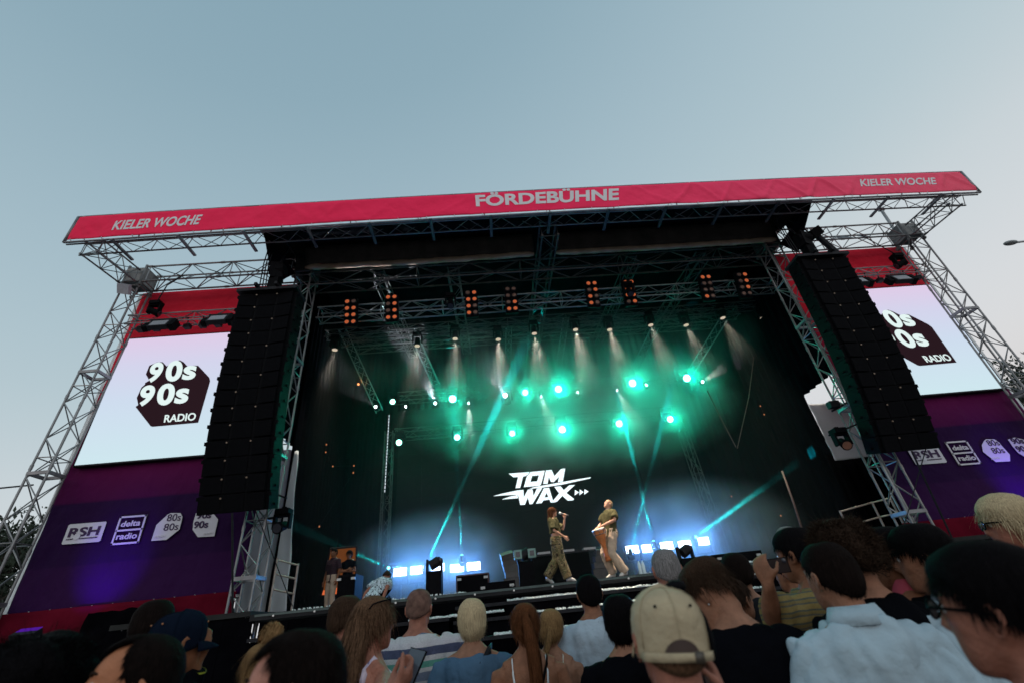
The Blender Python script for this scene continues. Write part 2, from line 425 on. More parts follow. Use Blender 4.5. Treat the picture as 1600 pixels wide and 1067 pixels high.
REDB = zramp('red_fascia_cloth', [(0, (.88, .022, .085)), (.5, (.92, .03, .11)), (.75, (.90, .06, .15)), (1, (.86, .10, .17))], coord='X', lo=-15, hi=15, rough=.6, wrinkle=.35, wscale=(1, 1, 1))
fb = thing('fascia_banner', 'long red banner with the stage name across the top edge of the roof', 'banner', (0, FY-.03, FZ0))
def fsurf(x, z, amp=.05):
    v = (z-FZ0)/(FZ1-FZ0); v = max(0, min(1, v)); e = min(1, 5*min(v, 1-v)+.15)
    d = amp*e*noise.noise((x*1.1, z*1.3, 0))+amp*.6*e*abs(noise.noise((x*2.3+z*1.2, z*.8-x*.4, 5)))
    ph = (x*(.45 if x < 3 else .62)+.45*noise.noise((x*.31, 3.3, 0))) % 1.0; tri = abs(ph-.5)*2; amp *= .5+1.1*abs(noise.noise((x*.27, 9.1, 0)))*1.6; d += .03*e*noise.noise((x*.5, z*.4, 7))
    for c0, c1 in ((-13.9, -10.4), (-2.6, 3.0), (10.6, 13.9)):
        if c0 < x < c1: d *= .35; amp *= .25
    return FY-.05-d-amp*(.45 if x < 3 else 1.2)*e*math.exp(-((tri-v)**2)/.012)
wavy_banner(-14.9, 14.98, FZ0+.02, FZ1-.02, FY-.05, REDB, 'banner_cloth', fb, nx=760, nz=14, sag=SAG, surf=fsurf)
def fletter(x, z): return fsurf(x, z-SAG(x))-.012
for i in range(34):
    x = -14.8+i*.902
    for z in (FZ0+.03, FZ1-.03): MB().tube((x, FY-.01, z+SAG(x)+(.05 if z > 13.2 else -.05)), (x, FY-.085, z+SAG(x)), .012, 6).build('eyelet', GREYT, fb)
def word_on(s, px, Y, m, parent, **k):
    P = [at(q[0], q[1], Y) for q in px]
    return lettering(s, P, m, parent, **k)
word_on('FÖRDEBÜHNE', [(744, 324), (967, 313.5), (967, 292), (742, 302.5)], FY-.05, GREYT, fb, off=.035, name='lettering', surf=fletter, th=.004)
word_on('KIELER WOCHE', [(174.5, 361), (313, 351.5), (318, 336.5), (179, 346.5)], FY-.05, GREYT, fb, off=.026, shear=.22, surf=fletter, th=.004)
word_on('KIELER WOCHE', [(1345, 292.5), (1463, 289), (1461, 278), (1343, 281)], FY-.05, GREYT, fb, off=.026, shear=.0, surf=fletter, th=.004)
# cantilevers from fascia back to the tower heads
for s_, lab in ((-1, 'short truss from the left end of the red banner back to its tower head'), (1, 'short truss from the right end of the red banner back to its tower head')):
    t = truss('cantilever_truss', lab, 'truss', (s_*14.68, FY+.55, 12.98), (s_*14.52, -.4, 12.98), .55, .5, ALU, 'cantilever trusses at the roof corners', r=.027, step=.36)
# ------------------------------------------------------------------ roof
rf = thing('stage_roof', 'dark roof canopy over the stage with black sheet underside', 'roof', (0, 4, 13.3))
v = MB()
v.add([(-9.3, -2.2, 12.98), (9.15, -2.2, 12.98), (9.9, 0, 14.0), (-9.9, 0, 14.0), (9.9, 9.0, 15.2), (-9.9, 9.0, 15.2)], [(0, 1, 2, 3), (3, 2, 4, 5)])
o = v.build('roof_sheet', ROOFF, rf); md = o.modifiers.new('t', 'SOLIDIFY'); md.thickness = .05
for s_ in (-1, 1):
    v = MB(); v.prism([(0, 0)]*0 or [(s_*9.25, 12.95), (s_*9.3, 13.05), (s_*9.95, 14.02), (s_*9.5, 13.45), (s_*9.2, 12.95)], -1.7, -1.66)
    q = MB(); q.add([(s_*9.2, -2.2, 12.98), (s_*9.9, 0, 14.0), (s_*9.75, 0, 12.5), (s_*8.85, -.4, 12.6)], [(0, 1, 2, 3)])
    e = q.build('roof_side', ROOFF, rf); md = e.modifiers.new('t', 'SOLIDIFY'); md.thickness = .03
ROOFD = ALUI
for x0, x1, lab in ((-8.55, -.36, 'left half of the rolled brown tarpaulin under the roof edge'), (.42, 8.9, 'right half of the rolled brown tarpaulin under the roof edge')):
    pts = []; rs = []
    nseg = 40
    for i in range(nseg+1):
        x = x0+(x1-x0)*i/nseg; pts.append((x, -.35+.02*noise.noise((x*2, 1, 0)), 12.86+.03*noise.noise((x*1.5, 3, 0))+.09*abs(i/nseg-.5)))
        rs.append(.10+.02*noise.noise((x*3, 0, 0))-(.05 if i in (0, nseg) else 0))
    rt = thing('rolled_tarpaulin', lab, 'tarpaulin', ((x0+x1)/2, -.35, 12.9), 'rolled tarpaulins')
    MB().path(pts, rs, 12).build('roll', ROLL, rt, True)
    v = MB(); nx = 50
    for j in range(5):
        for i in range(nx+1):
            x = x0+(x1-x0)*i/nx; v.v.append((x, -.38-.06*j+.03*noise.noise((x*2, j*.7, 0)), 12.95+.17*j))
    v.f = [(j*(nx+1)+i, j*(nx+1)+i+1, (j+1)*(nx+1)+i+1, (j+1)*(nx+1)+i) for j in range(4) for i in range(nx)]; v.mi = [0]*len(v.f)
    o = v.build('cloth', mat('dark_brown_cloth', (.085, .066, .060), .9, 0, .3, 2, .5, 6), rt, True); md = o.modifiers.new('t', 'SOLIDIFY'); md.thickness = .01
for a_, b_, lab in (((795, 515), (793, 590), 'thin ladder truss hanging from the roof left of the middle onto the upper rear truss'), ((836, 500), (829, 590), 'wide ladder truss hanging from the roof middle onto the upper rear truss'),
                    ((884, 500), (872, 580), 'thin ladder truss hanging from the roof right of the middle onto the upper rear truss')):
    w_ = .5 if 'wide' in lab else .26
    truss('hanging_truss', lab, 'truss', at(*a_, 5.2), at(*b_, 6.6), w_, .3, ALUD, 'hanging ladder trusses', r=.02, step=.36, up=(0, 1, 0))
for a_, b_, lab in (((645, 520), (680, 598), 'slanting truss at the upper left of the green lights catching orange light'), ((535, 515), (592, 640), 'slanting truss at the left stage wall catching orange light'),
                    ((1022, 515), (985, 590), 'slanting truss at the upper right behind the green glow'), ((1130, 500), (1080, 580), 'slanting truss at the far upper right of the stage')):
    truss('slanting_truss', lab, 'truss', at(*a_, 4.0), at(*b_, 6.4), .3, .3, ALUD, 'slanting ceiling trusses', r=.018, step=.4, up=(0, 1, 0))
# ceiling trusses running back, seen against the dark roof
for x, lab in ((-.02, 'dark ridge truss down the middle of the stage ceiling'),):
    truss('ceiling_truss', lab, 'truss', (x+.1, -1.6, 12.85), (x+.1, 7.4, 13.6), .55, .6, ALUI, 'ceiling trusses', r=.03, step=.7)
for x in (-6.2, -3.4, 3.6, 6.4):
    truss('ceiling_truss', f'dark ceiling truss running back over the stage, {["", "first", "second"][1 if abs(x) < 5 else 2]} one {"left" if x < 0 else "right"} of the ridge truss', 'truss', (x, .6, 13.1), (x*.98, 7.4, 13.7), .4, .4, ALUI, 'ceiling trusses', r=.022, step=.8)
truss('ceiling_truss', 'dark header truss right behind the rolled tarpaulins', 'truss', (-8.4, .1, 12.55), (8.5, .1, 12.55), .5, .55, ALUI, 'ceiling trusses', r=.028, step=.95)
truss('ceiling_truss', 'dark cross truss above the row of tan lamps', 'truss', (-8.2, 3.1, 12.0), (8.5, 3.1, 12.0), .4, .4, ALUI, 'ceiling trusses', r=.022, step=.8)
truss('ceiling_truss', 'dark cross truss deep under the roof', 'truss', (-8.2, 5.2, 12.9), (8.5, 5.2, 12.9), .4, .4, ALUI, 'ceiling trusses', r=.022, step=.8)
# ------------------------------------------------------------------ drapes round the stage
def drape(name, label, pts, z0, z1, m=BLACK, amp=.05, fold=.38, group=None):
    """pts: plan polyline; hangs in soft vertical folds"""
    P = [Vector((p[0], p[1], 0)) for p in pts]; vs = []; cols = []
    for a, b in zip(P[:-1], P[1:]):
        L = (b-a).length; n = max(2, int(L/.07)); d = (b-a).normalized(); nn = Vector((d.y, -d.x, 0))
        for i in range(n): cols.append((a+d*(L*i/n), nn))
    cols.append((P[-1], nn)); nz = 10; s0 = 0
    for j in range(nz+1):
        z = z0+(z1-z0)*j/nz
        for i, (p, nn) in enumerate(cols):
            k = amp*(math.sin(i*.07/fold*2*PI+1.2*noise.noise((i*.05, z*.3, 0)))+.8*noise.noise((i*.06, z*.25, 4)))
            q = p+nn*k; vs.append((q.x, q.y, z))
    n = len(cols); mb = MB(); mb.add(vs, [(j*n+i, j*n+i+1, (j+1)*n+i+1, (j+1)*n+i) for j in range(nz) for i in range(n-1)])
    o = mb.build(name, m, None, True); md = o.modifiers.new('t', 'SOLIDIFY'); md.thickness = .012
    return tag(o, label, 'curtain', group)
drape('back_curtain', 'black curtain hung across the full back of the stage', [(-9.9, 8.3), (9.9, 8.3)], 2.1, 15.4)
drape('side_curtain', 'black curtain closing the left side of the stage', [(-8.98, 2.0), (-9.3, 8.5)], 2.1, 15.2, group='side curtains')
drape('side_curtain', 'black curtain closing the right side of the stage', [(9.08, 2.2), (9.3, 8.5)], 2.1, 15.2, group='side curtains')
for s_, lab in ((-1, 'narrow black curtain just behind the left inner tower'), (1, 'narrow black curtain just behind the right inner tower')):
    drape('side_curtain', lab, [(s_*9.05, .3), (s_*9.1, 2.6)], 7.3 if s_ < 0 else 7.6, 14.6, group='side curtains')
# grey tarpaulins
def sheet(name, label, P, m, parent=None, cat='tarpaulin', nx=30, nz=30, amp=.06, seed=0, group=None):
    P = [Vector(p) for p in P]; vs = []
    for j in range(nz+1):
        for i in range(nx+1):
            u, v = i/nx, j/nz; p = P[0].lerp(P[1], u).lerp(P[3].lerp(P[2], u), v)
            e = noise.noise((u*3+seed, v*2.4, seed))*amp*1.5+noise.noise((u*9+v*4, v*3, seed+3))*amp*.4
            sc = .05*noise.noise((v*5, seed, u*4))
            vs.append((p.x+sc*(1 if i in (0, nx) else .4), p.y+e, p.z+.06*noise.noise((u*7, seed, 2))*(j in (0, nz))))
    mb = MB(); mb.add(vs, [(j*(nx+1)+i, j*(nx+1)+i+1, (j+1)*(nx+1)+i+1, (j+1)*(nx+1)+i) for j in range(nz) for i in range(nx)])
    o = mb.build(name, m, parent, True); md = o.modifiers.new('t', 'SOLIDIFY'); md.thickness = .008
    if label: tag(o, label, cat, group)
    return o
sheet('grey_tarpaulin', 'pale grey tarpaulin hanging behind the left inner tower above the scaffold rail', [at(362, 968, 2.2), at(447, 960, 2.2), at(466, 703, 2.2), at(400, 700, 2.2)], TARP, group='grey tarpaulins')
sheet('grey_tarpaulin', 'pale grey tarpaulin sagging behind the right inner tower', [at(1305, 719, 2.2), at(1420, 706, 2.2), at(1360, 632, 2.2), at(1264, 630, 2.2)], TARP, seed=4, group='grey tarpaulins')
drape('low_curtain', 'low black curtain under the sagging grey tarpaulin at the right', [(8.9, 2.35), (12.2, 2.35)], .05, 5.45)
# ------------------------------------------------------------------ banner walls
C_RED = (.80, .022, .05); C_PUR = (.060, .004, .048); C_IND = (.019, .004, .036); C_IN2 = (.026, .005, .042)
Z0, Z1 = 2.85, 12.98
zz = lambda z: (z-Z0)/(Z1-Z0)
WALLM = zramp('printed_wall_cloth', [(0, C_IN2), (zz(3.90), C_IN2), (zz(3.92), C_IND), (zz(5.52), C_IND), (zz(5.55), C_PUR), (zz(6.8), (.11, .006, .06)), (zz(8.6), (.36, .009, .05)), (zz(10.4), C_RED), (1, C_RED)], lo=Z0, hi=Z1, rough=.75, wrinkle=.9, wscale=(.6, 1, .45))
PLATE = mat('logo_plate_print', (.52, .50, .56), .7, 0, .05, 3)
INK = mat('dark_logo_ink', (.03, .008, .05), .8, 0, .1, 3)
YW = .6
def polypix(z, pts, Y, dx=0):
    sc, ox, oy = z
    r = []
    for p in pts:
        q = at(ox+p[0]/sc, oy+p[1]/sc, Y); r.append((q.x+dx, q.z))
    return r
ZS5 = (5.926, 90, 780)
ZLOGO = (8.207, 200, 550)
SCL = {'white': emat('screen_white', (.78, .92, .90), 1.0), 'dark': emat('screen_dark', (.022, .010, .014), 1.0)}
DX = at(1492.4, 571, .45).x-at(312, 661.5, .45).x
DXL = at(1460.9, 696.9, YW).x-at(169, 814.6, YW).x
SCRM = zramp('screen_gradient', [(0, (.62, .80, .86)), (.45, (.62, .72, .86)), (.75, (.66, .66, .84)), (1, (.74, .60, .80))], lo=6.55, hi=10.85, emission=1.0)
for s_ in (-1, 1):
    side = 'left' if s_ < 0 else 'right'
    xa, xb = (-14.68, -9.05) if s_ < 0 else (9.1, 14.72)
    wl = thing('banner_wall', f'tall cloth wall printed red above and purple below with radio logos, {side} of stage', 'banner', ((xa+xb)/2, YW, Z0), 'printed side walls')
    wavy_banner(xa, xb, Z0, Z1, YW, WALLM, 'wall_cloth', wl, nx=70, nz=90, amp=.035, seed=s_*3+5)
    for i in range(12):
        x = xa+.1+i*(xb-xa-.2)/11; MB().tube((x, YW-.1, Z0+.06), (x, YW-.085, Z0+.06), .018, 8).build('eyelet', WHITET, wl)
    xo = xa if s_ < 0 else xb
    MB().box((xo+s_*.07, YW+.02, (Z0+Z1)/2), (.12, .012, Z1-Z0)).build('white_hem', mat('white_hem_cloth', (.75, .78, .8), .7), wl)
    # back of frame
    f = MB()
    for x in (xa+.1, (xa+xb)/2, xb-.1): f.tube((x, YW+.2, 0), (x, YW+.2, Z1), .03, 6)
    for z in (.6, 2.8, 5, 7.5, 10, 12.9): f.tube((xa+.1, YW+.2, z), (xb-.1, YW+.2, z), .03, 6)
    f.build('frame', STEEL, wl)
    dx = 0 if s_ < 0 else DXL; yl = YW-.055
    def plate(name, pts, m, y=yl, th=.006, parent=None):
        mb = MB(); mb.prism(polypix(ZS5, pts, YW, dx), y-th, y); return mb.build(name, m, parent or wl)
    def lt(s, box, m, y, parent, off=.02, shear=.2, space=1):
        P = [at(90+b_[0]/5.926, 780+b_[1]/5.926, YW) for b_ in box]; P = [Vector((p.x+dx, y, p.z)) for p in P]
        return lettering(s, P, m, parent, th=.008, off=off, shear=shear, space=space)
    if s_ < 0: yl2 = yl
    pl = plate('logo_plate', [(55, 410), (60, 419), (395, 393), (412, 382), (468, 216), (463, 206), (135, 232), (118, 242)], PLATE)
    lt('RSH', [(108, 354), (392, 330), (424, 245), (140, 268)], INK, yl-.012, pl, off=.03, shear=.0)
    lt('RADIO', [(95, 380), (160, 374), (164, 362), (99, 368)], INK, yl-.012, pl)
    lt('SCHLESWIG-HOLSTEIN', [(215, 370), (384, 356), (388, 345), (219, 359)], INK, yl-.012, pl)
    d_ = MB(); c_ = at(90+198/5.926, 780+345/5.926, YW); c_.x += dx
    d_.tube((c_.x, yl-.022, c_.z), (c_.x, yl-.017, c_.z), .085, 20); d_.build('logo_dot', PLATE, pl)
    fr = MB(); o_ = [(600, 168), (832, 150), (757, 397), (515, 417)]
    def bar(p, q, w=.045):
        a = at(90+p[0]/5.926, 780+p[1]/5.926, YW); b = at(90+q[0]/5.926, 780+q[1]/5.926, YW); a.x += dx; b.x += dx; a.y = b.y = yl-.01
        d = (b-a).normalized(); n = Vector((d.z, 0, -d.x))*w/2; a -= d*w*.5; b += d*w*.5
        fr.add([a-n, b-n, b+n, a+n, a-n+Vector((0, .02, 0)), b-n+Vector((0, .02, 0)), b+n+Vector((0, .02, 0)), a+n+Vector((0, .02, 0))], [(0, 1, 2, 3), (7, 6, 5, 4), (0, 4, 5, 1), (1, 5, 6, 2), (2, 6, 7, 3), (3, 7, 4, 0)])
    for i in range(4): bar(o_[i], o_[(i+1) % 4])
    bar((560, 293), (795, 273)); fo = fr.build('logo_frame', PLATE, wl)
    lt('delta', [(596, 258), (776, 243), (796, 188), (616, 205)], PLATE, yl-.01, fo, off=.025, shear=.0)
    lt('radio', [(553, 376), (745, 362), (764, 305), (573, 318)], PLATE, yl-.01, fo, off=.025, shear=.0)
    if s_ < 0:
        p8 = plate('logo_plate', [(880, 385), (928, 238), (1030, 143), (1060, 128), (1150, 128), (1168, 160), (1160, 205), (1140, 280), (1128, 290), (1020, 375)], PLATE)
    else:
        p8 = plate('logo_plate', [(930, 385), (900, 270), (960, 190), (1030, 143), (1060, 128), (1150, 128), (1168, 160), (1160, 205), (1155, 300), (1090, 375)], PLATE)
    lt('80s', [(1022, 205), (1150, 197), (1166, 132), (1038, 140)], INK, yl-.012, p8, off=.0, shear=.0)
    lt('80s', [(992, 293), (1126, 282), (1142, 218), (1008, 228)], INK, yl-.012, p8, off=.0, shear=.0)
    lt('RADIO', [(905, 362), (1005, 354), (1012, 332), (912, 340)], GREYT, yl-.012, p8, off=.0)
    p9 = plate('logo_plate', [(1310, 350), (1262, 282), (1268, 215), (1292, 130), (1380, 108), (1450, 128), (1497, 187), (1462, 342)], PLATE)
    lt('90s', [(1296, 185), (1430, 177), (1446, 112), (1312, 120)], INK, yl-.012, p9, off=.03, shear=.0)
    lt('90s', [(1268, 273), (1402, 265), (1416, 198), (1284, 206)], INK, yl-.012, p9, off=.03, shear=.0)
    lt('RADIO', [(1360, 332), (1445, 326), (1451, 304), (1366, 310)], GREYT, yl-.012, p9, off=.0)
    # ---- LED screen
    sa, sb_ = (-14.35, -9.7) if s_ < 0 else (9.75, 14.4)
    sc = thing('led_screen', f'bright {side} video wall showing a dark hexagon logo with white numerals', 'screen', ((sa+sb_)/2, .45, 6.56), 'side video walls')
    MB().box(((sa+sb_)/2, .46, 8.7), (sb_-sa+.1, .16, 4.36)).build('cabinet', BLKM, sc)
    dp = MB().box(((sa+sb_)/2, .372, 8.7), (sb_-sa, .012, 4.27)).build('display', SCRM, sc)
    dxs = 0 if s_ < 0 else DX; Y = .35
    lg = MB().prism(polypix(ZLOGO, [(125, 715), (160, 690), (140, 600), (200, 470), (245, 430), (245, 412), (300, 380), (255, 300), (300, 190), (400, 148), (470, 146), (520, 200), (620, 135), (690, 122), (735, 145), (790, 205), (840, 190), (920, 190), (1062, 340), (1074, 385), (922, 916), (345, 968), (318, 962)], .45, dxs), Y, Y+.01).build('logo_shape', SCL['dark'], dp)
    def l2(s, box, **k):
        P = [at(200+b_[0]/8.207, 550+b_[1]/8.207, .45) for b_ in box]; P = [Vector((p.x+dxs, Y-.008, p.z)) for p in P]
        lettering(s, P, SCL['white'], lg, th=.006, **k)
    l2('9', [(262, 412), (430, 400), (505, 145), (335, 158)], off=.04)
    l2('0', [(490, 400), (700, 388), (745, 122), (540, 136)], off=.04)
    l2('s', [(712, 378), (880, 366), (918, 188), (750, 200)], off=.035)
    l2('9', [(142, 716), (330, 700), (398, 436), (215, 448)], off=.04)
    l2('0', [(380, 706), (600, 690), (650, 412), (430, 428)], off=.04)
    l2('s', [(612, 682), (785, 668), (825, 476), (655, 490)], off=.035)
    l2('RADIO', [(488, 918), (888, 888), (905, 790), (505, 820)], off=.02)
    # light truss above the screen
    lt_ = truss('light_truss', f'short truss with floodlights above the {side} video wall', 'truss', (s_*14.1, .0, 11.25), (s_*9.4, .0, 11.25), .32, .34, ALU, 'light trusses above the video walls', r=.022, step=.5)
    # dark rigging under it
    for i in range(9):
        x = s_*(9.8+i*.5); rg = MB(); rg.box((x, .1, 11.0), (.2, .16, .14)); rg.tube((x, .1, 11.05), (x, 0, 11.3), .02, 6)
        rg.build('rigging_clamp', BLKM, lt_)
    # purple wash lamp at the foot of the wall
    wx = -12.6 if s_ < 0 else 12.9
    wp = thing('wash_lamp', f'violet wash lamp at the foot of the {side} banner wall', 'stage lamp', (wx, -1.0, 1.6), 'violet wash lamps')
    MB().box((wx, -1.0, 2.3), (.5, .2, .2), Euler((.5, 0, 0)).to_matrix()).build('housing', BLKM, wp)
    MB().box((wx, -.98, 2.43), (.44, .12, .01), Euler((.5, 0, 0)).to_matrix()).build('lens', emat('violet_lens', (.20, .03, .8), .35), wp)
    MB().tube((wx, -1, 0), (wx, -1, 2.2), .03, 8).build('stand', BLKM, wp)
    light('SPOT', (wx, -.95, 2.5), (.16, .01, 1), 380, (wx+.1, YW, 3.75), .08, 62, 1.0, wp)
    # red skirt below the wall
    sk = wavy_banner(xa-.4, xb, .25, Z0+.06, YW-.2, REDSKIRT, 'red_skirt', None, nx=50, nz=30, amp=.12, seed=s_)
    tag(sk, f'dark red cloth skirt hung below the {side} banner wall', 'cloth', 'red skirts')
# black covers at the skirt
sheet('black_sheet', 'black sheet draped over the red skirt under the left banner wall', [(-12.6, .05, .2), (-10.0, .05, .2), (-10.4, .1, 2.75), (-12.3, .1, 2.72)], BLACK, cat='sheet')
# guy line at left horizon + street lamp
gl = MB(); gl.path([(-60, 12, 9.3), (-40, 10, 9.25), (-24, 8, 9.5), (-15.0, .1, 9.0)], .03, 6) if False else gl.tube(at(-60, 768, 8), at(52, 757, 8), .035, 6)
o = gl.build('guy_cable', BLKM); tag(o, 'thin dark cable across the sky left of the outer tower', 'cable')
# ------------------------------------------------------------------ loudspeaker arrays
def array(s_):
    side = 'left' if s_ < 0 else 'right'
    x = s_*8.87
    A = thing('line_array', f'tall black line array of loudspeakers hanging in front of the {side} video wall', 'loudspeaker', (x, -1, 11.6), 'hanging line arrays')
    W_, n = 1.72, 14
    # curve in the YZ plane: hangs straight, then tilts
    top = 10.78; y = -1.62; ang = math.radians(-3); h = .452
    pts = []; P = Vector((x, y, top))
    frontn = None
    for i in range(n):
        a = math.radians(2+ (0 if i < 5 else (i-4)*1.35))
        d = Vector((0, math.sin(a), -math.cos(a))); c = P+d*h/2
        R_ = Matrix.Rotation(a, 3, 'X')
        cb = MB()
        fd = R_ @ Vector((0, -1, 0))
        cb.box(c+R_ @ Vector((0, .26, 0)), (W_, .5, h*.97), R_)
        # angled wings and centre recess
        cab = cb.build('cabinet', BLKP, A)
        gr = MB()
        for k, (xx, ww) in enumerate(((-.55, .46), (0, .5), (.55, .46))):
            rr = R_ @ Matrix.Rotation((.18, 0, -.18)[k], 3, 'Z')
            gr.box(c+R_ @ Vector((xx, -.02 if k != 1 else .02, 0)), (ww, .05, h*.9), rr)
        gr.build('grille', GRILL, cab)
        for xx in (-.30, .30) if i % 2 == 0 else (-.28,):
            q = c+R_ @ Vector((xx, -.06, h*.3)); pn = MB().tube(q, q+R_ @ Vector((0, -.02, 0)), .022, 8)
            pn.build('rigging_pin', mat('tan_pin', (.2, .14, .10), .5, .2), cab)
        for sx_ in (-1, 1):
            q = c+R_ @ Vector((sx_*(W_/2+.02), .05, h*.35)); MB().box(q, (.05, .10, .09), R_).build('side_latch', BLKP, cab)
            q = c+R_ @ Vector((sx_*(W_/2+.02), .3, -h*.2)); MB().box(q, (.04, .12, .05), R_).build('side_latch', BLKP, cab)
        P = P+d*h
    fr = MB(); fr.box((x, -1.4, 10.86), (1.78, .75, .10)); 
    for sx_ in (-.3, .3): fr.box((x+sx_, -1.3, 10.96), (.08, 1.2, .1))
    fr.build('bumper_frame', BLKM, A)
    mo = MB(); 
    for sx_ in ((-.05,) if s_ < 0 else (.0,)):
        xx = x+sx_
        mo.box((xx, -1.35, 11.85), (.36, .34, .62), Euler((0, .12*s_, .3)).to_matrix()); mo.tube((xx-.2, -1.35, 11.9), (xx+.26, -1.35, 11.92), .19, 12)
        mo.box((xx+.02, -1.35, 11.3), (.30, .3, .5))
    mo.build('chain_motor', BLKP, A)
    ch = MB()
    ch.tube((x-.05, -1.3, 12.2), (x-.05, -1.0, 13.3), .03, 6); ch.tube((x-.08, -1.35, 10.9), (x-.05, -1.35, 11.8), .03, 6)
    ch.tube((x-.05, -1.3, 13.3), (x-.05, -.2, 13.45), .025, 6)
    for k in range(3):
        a = .5*k; ch.path([(x-.35-.1*k, -1.3, 12.9), (x-.4-.08*k, -1.32, 12.3), (x-.3-.1*k, -1.3, 10.95)], .018, 6)
    ch.build('chain', BLKM, A)
    # lower tie cables
    tc_ = MB(); tc_.tube(P, (x+.25, -.4, 2.3), .025, 6); tc_.tube(P+Vector((.5, 0, .1)), (x+1.5 if s_ < 0 else x-1, -.2, 2.4), .012, 6)
    tc_.build('tie_cable', BLKM, A)
    return A
array(-1); array(1)
# small dark moving lamp hanging by each wall, and floodlights
def floodlight(p, label, rz=0):
    t = thing('floodlight', label, 'floodlight', p, 'floodlights on the side trusses')
    R_ = Euler((-.45, 0, rz)).to_matrix()
    MB().box(p, (.62, .16, .36), R_).build('housing', BLKM, t)
    q = Vector(p)+R_ @ Vector((0, -.085, 0)); MB().box(q, (.50, .01, .27), R_).build('lens', mat('grey_led_face', (.26, .27, .30), .4, 0, .4, 90), t)
    y = MB(); 
    for sx_ in (-1, 1): y.box(Vector(p)+Vector((sx_*.34, .06, .05)), (.03, .10, .42))
    y.box(Vector(p)+Vector((0, .1, .28)), (.7, .06, .05)); y.build('yoke', BLKM, t)
    MB().box(Vector(p)+R_ @ Vector((.42, .03, 0)), (.16, .25, .34), R_).build('side_flap', BLKP, t); MB().box(Vector(p)+R_ @ Vector((-.44, .05, 0)), (.14, .2, .28), R_).build('side_flap', BLKP, t)
for (px, py, lab) in ((250, 508, 'floodlight over the left video wall, nearer its outer tower'), (341, 500, 'floodlight over the left video wall, beside the line array'),
                      (1408, 437, 'floodlight over the right video wall, nearer its outer tower'), (1340, 441, 'floodlight over the right video wall, half hidden by the line array')):
    p = at(px, py, -.28); floodlight(p, lab)
def moving_head(name, p, label, cat='stage lamp', group=None, rot=(0, 0, 0), s=1.0, lens=None, hang=True, m=BLKP):
    p = Vector(p); t = thing(name, label, cat, p, group); R_ = Euler(rot).to_matrix(); k = 1 if hang else -1
    b = MB(); b.box(p+Vector((0, 0, .36*s*k)), (.36*s, .30*s, .14*s)); b.box(p+Vector((0, 0, .45*s*k)), (.1*s, .08*s, .08*s)); b.build('base', m, t)
    a = MB()
    for sx_ in (-1, 1): a.box(p+Vector((sx_*.19*s, 0, .12*s*k)), (.06*s, .16*s, .36*s))
    a.box(p+Vector((0, 0, .27*s*k)), (.42*s, .18*s, .06*s)); a.build('yoke', m, t)
    hd = MB()
    pr_ = [(-.20, .07), (-.16, .11), (0, .12), (.12, .14), (.2, .15), (.21, .13)]
    n = 14; hd.rings([[p+R_ @ Vector((math.cos(2*PI*i/n)*r*s, math.sin(2*PI*i/n)*r*s, -z*s)) for i in range(n)] for z, r in pr_]); h_ = hd.build('head', m, t)
    ln = MB(); ln.tube(p+R_ @ Vector((0, 0, -.205*s)), p+R_ @ Vector((0, 0, -.222*s)), .115*s, 16); ln.build('lens', lens or mat('dark_lens', (.03, .03, .04), .1, 0, .1), h_)
    return t
p = at(240, 487, -.3); moving_head('moving_lamp', p, 'dark moving lamp hanging on a chain in front of the left red wall', rot=(.3, -1.2, 0), s=.9, group='lamps hanging on chains')
sl_ = MB(); sl_.path([p+Vector((0, 0, .5)), p+Vector((.1, 0, 1.1)), (p.x+.5, -.3, 12.9)], .02, 6); tag(sl_.build('hanging_chain', BLKM), 'dark chain holding the lamp before the left red wall', 'chain', 'lamp chains')
p = at(1408, 412, -.3); moving_head('moving_lamp', p, 'dark moving lamp hanging on a chain in front of the right red wall', rot=(.3, 1.2, 0), s=.95, group='lamps hanging on chains')
sl_ = MB(); sl_.path([p+Vector((0, 0, .5)), p+Vector((-.3, 0, .9)), (p.x-.75, -.3, 12.9)], .02, 6); tag(sl_.build('hanging_chain', BLKM), 'dark chain holding the lamp before the right red wall', 'chain', 'lamp chains')
# small tilted speaker above the right array, small white masts on the right tower
p = at(1270, 367, -1.2); t = thing('hanging_speaker', 'small black speaker tilted on chains above the right line array', 'loudspeaker', p)
R_ = Euler((.2, -.55, .1)).to_matrix(); MB().box(p, (.62, .35, .34), R_).build('cabinet', BLKP, t); MB().box(p+R_ @ Vector((0, -.19, 0)), (.56, .02, .28), R_).build('grille', GRILL, t)
c_ = MB(); c_.tube(p, p+Vector((-.35, .2, 1.0)), .025, 6); c_.tube(p+Vector((.1, 0, 0)), p+Vector((.45, 0, -.9)), .1, 8); c_.build('chain', BLKM, t)
t = thing('mast_pole', 'short grey mast sticking up behind the right header truss', 'pole', at(1392, 345, .3))
c_ = MB(); c_.tube(at(1398, 360, .3), at(1378, 330, .3), .055, 8); c_.build('tube', ALU, t); c_ = MB(); c_.box(at(1377, 328, .3), (.22, .12, .12)); c_.build('bracket', ALUD, t)
for px, py, lab in ((194, 452, 'tilted white floodlight panel on the head of the left outer tower'),):
    p = at(px, py, -.45); t = thing('tower_floodlight', lab, 'floodlight', p); R_ = Euler((.6, .35, -.2)).to_matrix()
    MB().box(p, (.55, .10, .34), R_).build('housing', mat('pale_housing', (.40, .40, .46), .5), t); MB().box(p+Vector((.12, .2, .1)), (.06, .4, .06)).build('bracket', STEEL, t)
